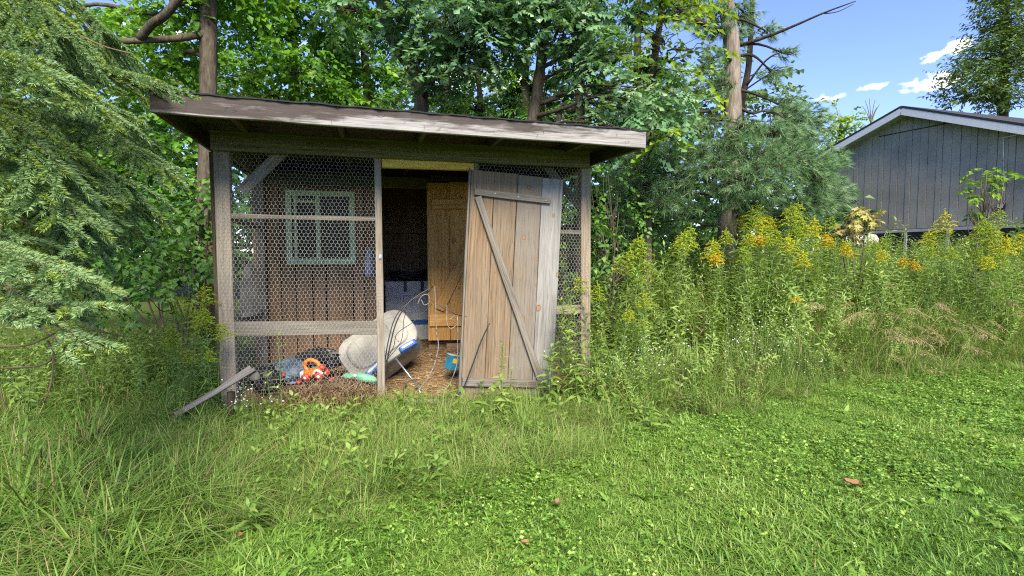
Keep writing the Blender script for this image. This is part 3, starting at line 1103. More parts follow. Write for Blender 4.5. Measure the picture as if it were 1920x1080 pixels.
# white crate and box in the dark back room
cr = empty('white_crate')
props(cr, 'white panelled crate in the dark back room of the shed', 'crate')
p = SW(S(764, 560, 2.35))
placed(cr, p, SU, (0, 0, 1))
Geo().box((0, 0, 0), (.56, .36, .46)).build('body', M['foam'], cr)
for gx in (-.14, 0, .14):
    Geo().box((gx, -.183, -.01), (.012, .008, .42)).build('groove_rib', M['whitep'], cr)
for gz in (-.12, .02, .15):
    Geo().box((0, -.186, gz), (.54, .008, .012)).build('groove_rib', M['whitep'], cr)
Geo().box((0, 0, .245), (.58, .38, .03)).build('lid', M['foam'], cr)
ch = empty('cooler')
props(ch, 'low grey cooler with a blue rim under the white crate', 'cooler')
placed(ch, SW(S(764, 606, 2.3)), SU, (0, 0, 1))
pz = float(ch.location.z)
Geo().box((0, .03, -.09), (.62, .42, .20)).build('body', M['foam'], ch)
Geo().box((0, .03, .03), (.65, .45, .045)).build('rim', M['blue'], ch)
Geo().box((0, -.2, -.1), (.1, .02, .06)).build('handle', M['whitep'], ch)
cr.location.z = pz + .055 + .23
# dark straps and tangle on the crate
g = Geo()
q0 = np.array(cr.location)
for k in range(14):
    p = [q0 + SU * rng.uniform(-.26, .3) + SV * rng.uniform(-.15, .1) + np.array([0, 0, .28 + rng.uniform(0, .12)]) for _ in range(4)]
    g.tube(smooth_path(p, 9), .012, 5)
for dx in (-.04, .17):
    g.box(q0 + SU * dx - SV * .20 + np.array([0, 0, .2]), (.035, .008, .13), rot=rot_cols(SU, SV, (0, 0, 1)))
g.build('strap_tangle', M['black'], label='tangle of black straps lying on the white crate', cat='straps')

# small blue box by the plank door
bx = empty('blue_box')
props(bx, 'small teal blue box with a yellow label lying on the straw', 'box')
p = S(848, 679, .35)
placed(bx, SW(p), unit(SU * .9 + SV * .35 + np.array([0, 0, -.25])), (0.1, 0, 1))
Geo().box((0, 0, 0), (.105, .07, .135)).build('carton', M['bluebox'], bx)
Geo().box((.01, -.037, .02), (.055, .004, .045)).build('print', M['yellow'], bx)
Geo().box((0, 0, .0695), (.107, .072, .006)).build('flap', M['whitep'], bx)


# toy digger
def ellipsoid(c, r, n=10, m=7, rot=None):
    V, F = [], []
    for i in range(m + 1):
        th = math.pi * i / m
        for j in range(n):
            ph = 2 * math.pi * j / n
            V.append([r[0] * math.sin(th) * math.cos(ph), r[1] * math.sin(th) * math.sin(ph), r[2] * math.cos(th)])
    for i in range(m):
        for j in range(n):
            a_, b_ = i * n + j, i * n + (j + 1) % n
            F += [[a_, b_ + n, b_], [a_, a_ + n, b_ + n]]
    V = np.array(V)
    if rot is not None:
        V = V @ np.asarray(rot).T
    return V + np.asarray(c, float), np.array(F)


toy = empty('toy_truck')
props(toy, 'orange and white toy truck with red wheels behind the wire', 'toy')
placed(toy, SW(S(590, 706, .16)), unit(SU * .85 - SV * .4 + np.array([0, 0, .12])), (.1, -.1, 1))
v, f = rslab(.16, .06, .075, .025, taper=.8)
b_ = Geo().add(np.stack([v[:, 0] + .01, v[:, 2] - .045, v[:, 1] + .045], -1), f[:, ::-1])
b_.build('body', M['orange'], toy)
g = Geo()
g.tube(smooth_path([(-.05, 0, .05), (-.075, 0, .11), (-.02, 0, .15), (.05, 0, .12), (.075, 0, .05)], 14), .017, 8)
g.build('roll_bar', M['orange'], toy)
g = Geo()
v, f = rslab(.07, .09, .05, .02, taper=.8)
g.add(np.stack([v[:, 0] - .085, v[:, 1], v[:, 2] + .01], -1), f)
g.build('front_shovel', M['whitep'], toy)
g = Geo()
g.tube(smooth_path([(.02, -.05, .03), (.06, -.052, .065), (.11, -.05, .03)], 8), .011, 6)
g.build('mudguard', M['whitep'], toy)
for wx in (-.05, .075):
    for wy in (-.055, .055):
        g = Geo()
        g.tube([(wx, wy - .016, .012), (wx, wy + .016, .012)], .034, 14)
        wh_ = g.build('wheel', M['red'], toy)
        g = Geo()
        g.tube([(wx, wy - .02, .012), (wx, wy + .02, .012)], .014, 10)
        g.build('hub', M['whitep'], wh_)
for px, py, m, nm, lb, r in ((604, 689, 'red', 'toy_ball', 'red toy ball right behind the orange truck', .028), (623, 711, 'red', 'toy_ball', 'small red toy ball right of the orange truck in the hay', .02),
                             (560, 717, 'red', 'toy_ball', 'dull red toy ball left of the orange truck', .02), (531, 703, 'red', 'toy_ball', 'dark red ball among the dark bags on the left', .018),
                             (592, 724, 'mint', 'toy_cup', 'little green cup below the toy truck wheels', .02)):
    v, f = ellipsoid(SW(S(px, py, .12)), (r, r, r * .95))
    o = Geo().add(v, f, .5, 0, True).build(nm, M[m], label=lb, cat='toy')

# mint bottle behind the door post
bot = empty('mint_bottle')
props(bot, 'mint green plastic bottle lying at the foot of the door post', 'bottle')
p = S(690, 710, .1)
placed(bot, SW(p), unit(SU - np.array([0, 0, .3])), (0, 0, 1))
v, f = tube_mesh([(-.1, 0, 0), (-.09, 0, 0), (-.02, 0, 0), (.04, 0, 0), (.07, 0, 0), (.085, 0, 0)], [.02, .036, .038, .036, .02, .014], 12)
Geo().add(v, f, .5, 0, True).build('body', M['mint'], bot)
g = Geo()
g.tube([(-.125, 0, 0), (-.1, 0, 0)], .016, 10)
g.build('cap', M['whitep'], bot)


# crumpled dark bags and tarp
def crumple(name, c, r, mat, label, cat, seed, lump=.35, n=26, m=16, freq=9):
    rg = np.random.default_rng(seed)
    v, f = ellipsoid((0, 0, 0), (1, 1, 1), n, m)
    ph = rg.uniform(0, 6, (6, 3))
    k = rg.normal(0, 1, (6, 3)) * freq / 3
    d = sum(np.abs(np.sin(v @ k[i] + ph[i, 0])) * (.6 ** (i / 2)) for i in range(6)) / 3
    v = v * (1 - lump + lump * d[:, None] * 1.6)
    v = v * np.asarray(r)
    v[:, 2] = np.maximum(v[:, 2], -r[2] * .5)
    return Geo().add(v + np.asarray(c), f).build(name, mat, label=label, cat=cat)


def crumpS(px, py, t, *a, **k):
    return crumple(a[0], SW(S(px, py, t)), *a[1:], **k)


crumpS(540, 700, .45, 'refuse_bag', (.17, .2, .12), M['tarp'], 'blue-grey crumpled bag behind the chicken wire left of the toy truck', 'bag', 11)
crumpS(505, 712, .30, 'refuse_bag', (.14, .15, .12), M['black'], 'black crumpled bag in the shed corner by the left post', 'bag', 12)
crumpS(600, 676, .62, 'refuse_bag', (.2, .16, .11), M['black'], 'black crumpled bag further back behind the toy truck', 'bag', 13)
crumpS(655, 705, .34, 'leaf_scrap', (.06, .04, .025), M['mint'], 'pale green plastic scrap on the hay under the storage bin', 'scrap', 14)
crumpS(692, 500, .35, 'hanging_cloth', (.035, .05, .17), M['denim'], 'dark blue speckled cloth hanging beside the door post', 'cloth', 15)
crumpS(470, 560, .5, 'hanging_sheet', (.012, .17, .30), M['bin'], 'grey plastic sheet hanging behind the left corner post', 'sheet', 16)


# cables and stakes in the doorway (netting wire)
def cable(name, pts, r, mat, label, cat='cable', n=26, t=None):
    P = [SW(S(*q)) if len(q) == 3 else np.asarray(q) for q in pts]
    return Geo().tube(smooth_path(P, n), r, 6).build(name, mat, label=label, cat=cat)


cable('cable', [(722, 700, .0), (731, 650, .0), (745, 600, .02), (770, 564, .05), (812, 537, .1)], .006, M['cable'], 'thick black cable arching from the door post to the white tipped stake')
cable('cable', [(720, 688, .06), (728, 640, .06), (741, 596, .08), (765, 568, .1), (806, 545, .12)], .005, M['cable'], 'second black cable running just inside the thick arching one')
cable('cable', [(724, 724, .04), (719, 690, .04), (738, 650, .05), (745, 625, .06), (777, 602, .1), (810, 570, .12)], .0035, M['cable'], 'thin black cable crossing the front of the storage bin')
cable('cable', [(728, 672, .02), (752, 640, .02), (757, 600, .05), (761, 588, .05)], .003, M['cable'], 'short thin wire standing up before the storage bin')
cable('cable', [(815, 536, .1), (817, 575, .1), (818, 620, .08), (822, 650, .06), (812, 690, .03), (797, 716, 0), (783, 734, -.04)], .0045, M['tape'], 'frayed black and white cord hanging down the middle of the doorway')
cable('cable', [(812, 566, .12), (838, 580, .08), (856, 590, .02), (874, 593, -.12)], .004, M['cable'], 'dark cord tied across to the edge of the plank door')
cable('cable', [(858, 592, .0), (858, 640, .0), (857, 680, -.02), (845, 716, -.05), (832, 732, -.1), (815, 738, -.12)], .004, M['tape'], 'thin pale cord falling beside the blue box')
cable('cable', [(918, 606, -.2), (902, 640, -.2), (886, 684, -.2), (868, 728, -.2), (850, 746, -.2), (820, 756, -.2)], .0055, M['cable'], 'black rod leaning on the front of the plank door')
cable('cable', [(790, 722, -.05), (772, 712, -.02), (760, 722, -.04), (757, 737, -.06), (770, 745, -.1)], .005, M['cable'], 'looped end of black cable on the straw', n=18)
cable('cable', [(838, 572, .05), (838, 604, .05), (846, 616, .05), (860, 604, .05), (854, 592, .04), (842, 600, .05)], .003, M['drytwig'], 'curl of dry twine hanging by the inner door', n=20)
cable('cable', [(783, 570, .08), (790, 556, .08), (802, 552, .08), (806, 565, .09), (796, 572, .09), (790, 562, .1)], .003, M['drytwig'], 'knot of twine on the black cables', n=20)
st = empty('stake')
props(st, 'grey metal stake with a step foot standing in the straw', 'stake')
P = [SW(S(742, 672, .12)), SW(S(786, 728, -.02))]
Geo().tube(P, .0075, 8).build('rod', M['metal'], st)
Geo().tube([P[1], P[1] + np.array([.02, -.01, -.12])], [.006, .003], 6).build('spike', M['metal'], st)
Geo().tube([P[1] - SU * .04, P[1] + SU * .03], .005, 6).build('step_foot', M['black'], st)

# doorstep: half buried log and flat stone
v, f = tube_mesh(smooth_path([SW(S(742, 764, -.1)), SW(S(800, 756, -.14)), SW(S(868, 760, -.16))], 12), [.03, .05, .055, .06, .058, .055, .06, .06, .058, .055, .05, .03], 9)
v[:, 2] -= .02
Geo().add(v + rng.normal(0, .003, v.shape), f, .5, 0, True).build('doorstep_log', M['w_grey'], label='half buried grey log across the foot of the doorway', cat='log')

# broken fence rail and stub at the left post
wr = empty('broken_rail')
props(wr, 'broken grey rail sloping down from the left corner post into the grass', 'rail')
a, b = at(478, 692, 3.95), at(330, 778, 3.80)
o = board('plank', wr, a, b, .036, .028, M['w_rail'], wdir=(0, .3, 1))
a, b = at(470, 688, 4.0), at(392, 742, 3.86)
o = board('plank', wr, a, b, .03, .02, M['w_rail'], wdir=(0, .3, 1))
crumple('rail_end', at(478, 706, 3.98), (.035, .03, .045), M['w_rail'], None, None, 21, lump=.25).parent = wr
g = Geo()
g.tube([at(433, 735, 3.95), at(434, 800, 3.95)], .028, 7)
g.build('stub_post', M['bark_dark'], label='dark rotten stub post below the broken rail', cat='post')

# refuse in the long grass on the left
for k, (px, py, r, m, lb) in enumerate(((185, 800, (.05, .04, .025), 'blue', 'blue plastic scrap beside a grass clump, uppermost of the scraps on the left'),
                                        (160, 822, (.06, .04, .02), 'tarp', 'slate blue crumpled plastic in the long grass on the left'),
                                        (182, 842, (.055, .05, .02), 'blue', 'blue folded plastic scrap next to the black bag in the grass'),
                                        (232, 838, (.09, .06, .05), 'black', 'black crumpled plastic in the grass under the broken rail'),
                                        (262, 826, (.06, .05, .04), 'black', 'dark scrap touching the black crumpled plastic'),
                                        (108, 868, (.13, .05, .03), 'tarp', 'pale blue-grey tarp corner half hidden by grass'),
                                        (22, 935, (.10, .06, .045), 'black', 'black tub edge in the grass at the far left'))):
    p = ground_at(px, py)
    crumple('plastic_scrap', p + np.array([0, 0, .03]), r, M[m], lb, 'scrap', 30 + k, lump=.45)

# ================================================================== GREY OUTBUILDING ON THE RIGHT
GA = at(1544, 437, 15.9)
GD = unit(np.array([.28, -.96, 0]))            # along the gable wall, towards the camera
GN = np.array([GD[1], -GD[0], 0])              # facing us (left / front)
GBASE, GSK = float(GA[2]), float(terrain(11, 13)) - .1
GW = 6.6


def gpt(px, py):
    d = px_dir(px, py)
    o = np.array([0, 0, CAM_Z])
    k = np.dot(GA - o, GN) / np.dot(d, GN)
    q = o + d * k
    return float(np.dot(q - GA, GD)), float(q[2])


pk = gpt(1708, 207)
ev = gpt(1544, 297)
PKS, PKZ, EVZ = pk[0], pk[1], ev[1]
house = empty('grey_outbuilding')
props(house, 'dark grey board-sided outbuilding with a white trimmed gable', 'building')
hm = Matrix.Identity(4)
for i in range(3):
    hm[i][0], hm[i][1], hm[i][2], hm[i][3] = GD[i], -GN[i], (0, 0, 1)[i], (GA[0], GA[1], 0)[i]
house.matrix_world = hm                        # local: x along the gable, y into the house, z up
M['siding'] = plain('grey_siding_paint', (.34, .305, .26), .6, var=.2, scale=1.6)
M['trim'] = plain('white_trim_paint', (.72, .72, .71), .5, var=.06)
M['soffit'] = plain('soffit_paint', (.4, .4, .4), .6, var=.06)
M['shingle'] = plain('dark_shingle', (.03, .03, .032), .9, bump=.6, scale=30)
M['lattice'] = plain('lattice_wood', (.06, .055, .05), .8)
slopeL = (PKZ - EVZ) / PKS
rr_ = gpt(1912, 238)
slopeR = (PKZ - rr_[1]) / (rr_[0] - PKS)


def roofline(s):
    return PKZ - slopeL * (PKS - s) if s < PKS else PKZ - slopeR * (s - PKS)


s = 0.0
k = 0
while s < GW - .05:
    w = (.205, .135, .205, .19)[k % 4]
    s1 = min(s + w, GW)
    h0, h1 = roofline(s + .004) - .02, roofline(s1 - .004) - .02
    if s < PKS < s1:
        h0 = h1 = min(h0, h1)
    y0 = -.012 if k % 2 else -.004
    g = Geo()
    v = [(s + .006, y0, GBASE), (s1 - .006, y0, GBASE), (s1 - .006, y0, h1), (s + .006, y0, h0), (s + .006, .02, GBASE), (s1 - .006, .02, GBASE), (s1 - .006, .02, h1), (s + .006, .02, h0)]
    g.add(v, [[0, 1, 2], [0, 2, 3], [4, 6, 5], [4, 7, 6], [0, 3, 7], [0, 7, 4], [1, 5, 6], [1, 6, 2], [0, 4, 5], [0, 5, 1], [3, 2, 6], [3, 6, 7]])
    g.build('siding_board', M['siding'], house)
    s, k = s1, k + 1
DEEPH = 7.5
g = Geo()
bw = [(0, GSK), (GW, GSK), (GW, roofline(GW) - .03), (PKS, PKZ - .03), (0, roofline(0) - .03)]
v = [(x, .022, z) for x, z in bw] + [(x, DEEPH, z) for x, z in bw]
f = [[0, 1, 2], [0, 2, 4], [2, 3, 4], [5, 7, 6], [5, 9, 7], [7, 9, 8]]
for i in range(5):
    j = (i + 1) % 5
    f += [[i, i + 5, j + 5], [i, j + 5, j]]
g.add(v, f)
M['siding_dark'] = plain('siding_gap', (.035, .034, .033), .8)
g.build('wall_core', M['siding_dark'], house)
# the joint between the two siding sheets in the gable
zz = gpt(1650, 256)
z3 = gpt(1800, 228)
board('siding_joint', house, (zz[0], -.02, zz[1]), (z3[0] + .2, -.02, z3[1] + .01), .018, .014, M['siding_dark'], wdir=(0, 0, 1))
hroof = empty('roof', parent=house)
OV = .32
for sgn in (0, 1):
    if sgn == 0:
        A_, B_ = (-.28, roofline(-.28)), (PKS, PKZ)
    else:
        A_, B_ = (PKS, PKZ), (GW + .3, roofline(GW + .3))
    dx, dz = B_[0] - A_[0], B_[1] - A_[1]
    L_ = math.hypot(dx, dz)
    n_ = (-dz / L_, dx / L_)
    g = Geo()
    v = []
    for y in (-OV - .02, DEEPH + .2):
        for (x, z), off in ((A_, .0), (B_, .0), (B_, .05), (A_, .05)):
            v.append((x + n_[0] * off, y, z + .04 + n_[1] * off))
    g.add(v, [[0, 1, 2], [0, 2, 3], [4, 6, 5], [4, 7, 6], [0, 4, 5], [0, 5, 1], [1, 5, 6], [1, 6, 2], [2, 6, 7], [2, 7, 3], [3, 7, 4], [3, 4, 0]])
    g.build('roof_slab', M['shingle'], hroof)
    board('rake_trim', hroof, (A_[0], -OV, A_[1] - .045), (B_[0], -OV, B_[1] - .045), .165, .03, M['trim'], wdir=(n_[0], 0, n_[1]), jit=0)
    g = Geo()
    v = [(A_[0], -OV + .016, A_[1] - .1), (B_[0], -OV + .016, B_[1] - .1), (B_[0], .0, B_[1] - .1), (A_[0], .0, A_[1] - .1)]
    v += [(x, y, z + .01) for x, y, z in v]
    g.add(v, [[0, 2, 1], [0, 3, 2], [4, 5, 6], [4, 6, 7], [0, 1, 5], [0, 5, 4], [3, 7, 6], [3, 6, 2]])
    g.build('soffit', M['soffit'], hroof)
board('eave_trim', hroof, (-.27, -OV, roofline(-.28) - .05), (-.27, DEEPH, roofline(-.28) - .05), .13, .025, M['trim'], wdir=(0, 0, 1), jit=0)
# skirt below the siding: frame and diagonal lattice laths
sk = empty('lattice_skirt', parent=house)
board('skirt_rail', sk, (0, -.03, GBASE - .05), (GW, -.03, GBASE - .05), .07, .03, M['soffit'], wdir=(0, 0, 1), jit=0)
for x in np.arange(.5, GW, 1.0):
    board('skirt_post', sk, (x, -.03, GSK), (x, -.03, GBASE - .08), .07, .03, M['soffit'], jit=0)
for x in np.arange(2.2, GW, .11):
    board('lath', sk, (x, -.005, GBASE - .09), (x + .45, -.005, GBASE - .54), .028, .008, M['lattice'], wdir=(1, 0, 1), jit=0)
# conduit
g = Geo()
c0, c1, c2 = gpt(1883, 300), gpt(1883, 258), gpt(1919, 251)
g.tube([(c0[0], -.03, c0[1]), (c1[0], -.03, c1[1])], .012, 6)
g.tube([(c1[0], -.03, c1[1]), (c2[0] + .3, -.03, c2[1] + .01)], .012, 6)
c3 = gpt(1884, 380)
g.tube([(c0[0], -.02, c0[1]), (c3[0], -.02, c3[1])], .005, 5)
g.build('conduit', M['trim'], house)
wlamp = empty('wall_light')
props(wlamp, 'small white and black floodlight on the grey siding', 'wall light')
wlamp.matrix_world = hm
c3 = gpt(1881, 387)
g = Geo()
g.box((c3[0], -.06, c3[1]), (.12, .06, .13))
g.build('housing', M['black'], wlamp)
g = Geo()
g.box((c3[0], -.095, c3[1] + .01), (.10, .012, .09))
g.build('lens', M['whitep'], wlamp)
# pale junk heap at the skirt
for px, py, r, lb in ((1604, 455, (.22, .2, .16), 'white plastic sheet heaped by the outbuilding, beside the turning maple'), (1634, 452, (.12, .12, .14), 'small white heap right of the bigger white plastic sheet')):
    crumple('plastic_sheet', at(px, py, 12.0), r, M['whitep'], lb, 'sheet', px)

# ================================================================== VEGETATION TEMPLATES
LEAF = (np.array([[0, 0, 0], [.42, -.5, .1], [1, 0, -.12], [.42, .5, .1], [.45, 0, -.01]]), np.array([[0, 1, 4], [1, 2, 4], [2, 3, 4], [3, 0, 4]]))
LANCE = (np.array([[0, 0, 0], [.35, -.5, .05], [.35, .5, .05], [.7, -.33, -.04], [.7, .33, -.04], [1, 0, -.25]]),
         np.array([[0, 1, 2], [1, 3, 4], [1, 4, 2], [3, 5, 4]]))
OAK = (np.array([[0, 0, 0], [.3, 0, .03], [.55, 0, .02], [.8, 0, -.03], [1.05, 0, -.12], [.25, .3, -.02], [.52, .42, -.05], [.82, .36, -.1], [.25, -.3, -.02], [.52, -.42, -.05], [.82, -.36, -.1]]),
       np.array([[0, 1, 5], [1, 2, 6], [2, 3, 7], [3, 4, 7], [0, 8, 1], [1, 9, 2], [2, 10, 3], [3, 10, 4]]))
MAPLE = (np.array([[0, 0, 0], [.3, .52, 0], [.45, .22, .05], [.75, .42, -.06], [.7, .15, .03], [1.05, 0, -.12], [.7, -.15, .03], [.75, -.42, -.06], [.45, -.22, .05], [.3, -.52, 0], [.45, 0, .0]]),
         np.array([[0, 10, 1], [1, 10, 2], [2, 10, 3], [3, 10, 4], [4, 10, 5], [5, 10, 6], [6, 10, 7], [7, 10, 8], [8, 10, 9], [9, 10, 0]]))


def blades(g, N, radius, L, w, lean, droop, tint, rg, mat=0, lodge=None):
    """N curved tapering grass blades on a disc"""
    a = rg.uniform(0, 2 * math.pi, N)
    r = radius * np.sqrt(rg.uniform(0, 1, N))
    b = rg.uniform(0, 2 * math.pi, N)
    base = np.stack([r * np.cos(b), r * np.sin(b), np.zeros(N)], -1)
    h = np.stack([np.cos(a), np.sin(a), np.zeros(N)], -1)
    if lodge is not None:
        h = unit(h + np.asarray(lodge))
    ln = rg.uniform(L[0], L[1], N)
    le = np.abs(rg.normal(lean, lean * .5, N))
    dr = np.abs(rg.normal(droop, droop * .5, N))
    side = np.stack([-h[:, 1], h[:, 0], np.zeros(N)], -1)
    ww = w * rg.uniform(.7, 1.3, N)
    up = np.array([0, 0, 1.0])
    V = []
    for t, k in ((0, .7), (.35, 1.0), (.7, .75)):
        c = base + h * (ln * (le * t + dr * t * t))[:, None] + up * (ln * (t * np.cos(le * .7) - .62 * dr * t ** 2.2))[:, None]
        V += [c - side * (ww * k)[:, None] / 2, c + side * (ww * k)[:, None] / 2]
    t = 1.0
    V.append(base + h * (ln * (le + dr))[:, None] + up * (ln * (np.cos(le * .7) - .62 * dr))[:, None])
    V = np.stack(V, 1)
    V[..., 2] = np.maximum(V[..., 2], 0.003)
    tf = np.array([[0, 1, 3], [0, 3, 2], [2, 3, 5], [2, 5, 4], [4, 5, 6]])
    F = (tf[None] + (np.arange(N) * 7)[:, None, None]).reshape(-1, 3)
    tn = np.clip(rg.normal(tint, .18, N), 0, 1)
    g.add(V.reshape(-1, 3), F, np.repeat(tn, 7), mat)
    return g


def leaves_on(g, rg, base, dirs, normals, L, W, tpl, tint, mat=0):
    n = len(base)
    Rm = frames(dirs, normals)
    sc = np.stack([L, W, L], -1)
    g.stamp(tpl[0], tpl[1], base, Rm, sc, tint, mat)


def stalk(rg, h, nleaf, L, W, tpl=LANCE, lean=.08, mats=1, stemr=.004, start=.05, flop=.35, tint=.5, rise=.45):
    """upright leafy stem: (stem path, Geo of leaves)"""
    a = rg.uniform(0, 6.28)
    top = np.array([math.cos(a) * lean * h, math.sin(a) * lean * h, h])
    path = smooth_path([(0, 0, 0), (top[0] * .25, top[1] * .25, h * .5), top], 8)
    f = np.linspace(start, 1, nleaf) + rg.normal(0, .01, nleaf)
    f = np.clip(f, 0, 1)
    ii = f * 7
    i0 = np.minimum(ii.astype(int), 6)
    base = path[i0] + (path[i0 + 1] - path[i0]) * (ii - i0)[:, None]
    ph = np.arange(nleaf) * 2.4 + rg.normal(0, .3, nleaf)
    el = rise * (.4 + .9 * f) + rg.normal(0, .2, nleaf) - flop * (1 - f)
    d = np.stack([np.cos(ph) * np.cos(el), np.sin(ph) * np.cos(el), np.sin(el)], -1)
    nrm = np.stack([-np.cos(ph) * np.sin(el), -np.sin(ph) * np.sin(el), np.cos(el)], -1) + rg.normal(0, .25, (nleaf, 3))
    ln = L * (1.05 - .5 * f) * rg.uniform(.75, 1.2, nleaf)
    g = Geo()
    leaves_on(g, rg, base, d, nrm, ln, W * rg.uniform(.8, 1.2, nleaf) * (1.05 - .4 * f), tpl, np.clip(rg.normal(tint, .12, nleaf) + .25 * (f - .5), 0, 1))
    return path, g


def stalk_mesh(name, rg, leafmat, **kw):
    path, g = stalk(rg, **kw)
    g.tube(path, np.linspace(kw.get('stemr', .004), .0015, len(path)), 4, mat=1, cap=False)
    return g.mesh(name, [leafmat, M['stem']])


def rand_rot(rg, n, tilt=.1):
    return np.stack([rg.normal(0, tilt, n), rg.normal(0, tilt, n), rg.uniform(0, 6.28, n)], -1)


# where the mown lawn ends (pixel column -> pixel row of its far edge)
LAWN_X = [-400, 0, 330, 420, 520, 640, 760, 860, 960, 1080, 1200, 1340, 1420, 1500, 1600, 1750, 1920, 2400]
LAWN_Y = [1500, 1300, 1130, 1060, 1020, 985, 945, 900, 868, 836, 815, 800, 775, 748, 725, 708, 694, 690]


def field(n, x0, x1, y0, y1):
    """random ground points with their pixel positions"""
    x, y = rng.uniform(x0, x1, n), rng.uniform(y0, y1, n)
    z = terrain(x, y)
    p = np.stack([x, y, z], -1)
    px, py, dep = project(p)
    return p, px, py


def in_shed(p, m=0.0):
    q = p - P0
    s, t = q[:, :2] @ SU[:2], q[:, :2] @ SV[:2]
    return (s > -m) & (s < WID + m) & (t > -m) & (t < DEEP + m)


def lawn_edge(px):
    return np.interp(px, LAWN_X, LAWN_Y)


def nz(p, f=1.0, s=0.0):
    """cheap smooth noise -1..1 on the ground"""
    x, y = p[:, 0] * f + s, p[:, 1] * f - s
    return (np.sin(1.7 * x + 1.1 * np.sin(1.3 * y + s)) + np.sin(2.3 * y + 1.4 * np.sin(1.9 * x)) + .6 * np.sin(4.1 * x + 3.3 * y)) / 2.6


# ------------------------------------------------------------------ lawn
rg = np.random.default_rng(21)
pr = []
for k in range(5):
    g = Geo()
    blades(g, 50, .08, (.025, .062), .0042, .6, .6, .26 + .13 * k, rg)
    if k % 2:
        g2_ = Geo()
        blades(g2_, 3, .08, (.02, .05), .003, .8, .5, .5, rg, 1)
        g.add(g2_.v[0], g2_.f[0], g2_.t[0], 1)
    pr.append(g.mesh('lawn_tuft', [M['lawn'], M['straw_grass']]))
p, px, py = field(60000, -2.6, 8.5, 1.7, 7.2)
keep = (py > lawn_edge(px) - 12 + 10 * nz(p, 6)) & (px > -80) & (px < 2000) & (py < 1180)
p = p[keep][:30000]
n = len(p)
sc = rg.uniform(.75, 1.25, n) * (1 + .35 * np.clip(nz(p, 1.7, 3), -1, 1)) * (1 - .3 * sstep(1.6, 2.6, p[:, 0]))
lx, ly, _ = project(p)
dry = sstep(1650, 1850, lx) * sstep(820, 900, ly) * (1 - .6 * sstep(960, 1060, ly))
ik = np.clip(np.round(1.7 + 1.7 * nz(p, 1.3, 2.2) + .8 * nz(p, 4.0, .7) + 1.6 * dry + rg.normal(0, .7, n)), 0, 4).astype(int)
scatter('lawn_grass', pr, p, rand_rot(rg, n, .12), sc, ik, kind='stuff', label='short mown lawn grass in the foreground')
# clover and small broad leaves in the lawn
pr = []
for k in range(4):
    g = Geo()
    nn_ = 8
    b = rg.uniform(0, 6.28, nn_)
    r_ = .075 * np.sqrt(rg.uniform(0, 1, nn_))
    top = np.stack([r_ * np.cos(b), r_ * np.sin(b), rg.uniform(.022, .055, nn_)], -1)
    for j in range(3):
        a = b + j * 2.094 + rg.normal(0, .2, nn_)
        d = np.stack([np.cos(a), np.sin(a), rg.normal(.05, .25, nn_)], -1)
        leaves_on(g, rg, top, d, np.array([0, 0, 1.0]) + rg.normal(0, .4, (nn_, 3)), rg.uniform(.009, .019, nn_), rg.uniform(.008, .015, nn_), LEAF, np.clip(rg.normal(.5, .3, nn_), 0, 1))
    pr.append(g.mesh('clover_tuft', [M['clover']]))
p, px, py = field(46000, -2.2, 8.0, 1.7, 6.8)
dens = np.clip(.30 + .55 * nz(p, 1.6, 1.7) + .25 * nz(p, 5, .3), 0.02, 1) * (1 - .75 * sstep(1500, 1800, px) * sstep(850, 960, py))
keep = (py > lawn_edge(px) - 8) & (px > -60) & (px < 1990) & (py < 1150) & (rg.uniform(0, 1, len(p)) < dens)
p = p[keep]
n = len(p)
scatter('clover', pr, p, rand_rot(rg, n, .15), rg.uniform(.7, 1.35, n), rg.integers(0, 4, n), kind='stuff', label='clover and small round leaves growing through the lawn')
# plantain / dandelion rosettes
pr = []
for k in range(4):
    g = Geo()
    nn_ = 9
    a = np.arange(nn_) * 2.4 + rg.normal(0, .2, nn_)
    el = rg.uniform(.15, .8, nn_)
    d = np.stack([np.cos(a) * np.cos(el), np.sin(a) * np.cos(el), np.sin(el)], -1)
    leaves_on(g, rg, np.zeros((nn_, 3)), d, np.array([0, 0, 1.0]) + rg.normal(0, .2, (nn_, 3)), rg.uniform(.06, .13, nn_), rg.uniform(.018, .034, nn_), LANCE, np.clip(rg.normal(.55, .15, nn_), 0, 1))
    pr.append(g.mesh('rosette', [M['clover']]))
p, px, py = field(3200, -2.0, 8.0, 1.8, 6.8)
keep = (py > lawn_edge(px) - 20) & (px > -60) & (px < 1990) & (py < 1150) & (rg.uniform(0, 1, len(p)) < np.clip(.4 + .7 * nz(p, .9, 5) + .35 * sstep(1200, 500, px), .05, 1))
p = p[keep]
n = len(p)
scatter('broadleaf_weed', pr, p, rand_rot(rg, n, .15), rg.uniform(.6, 1.2, n), rg.integers(0, 4, n), kind='stuff', label='broad leaved lawn weeds scattered through the grass')

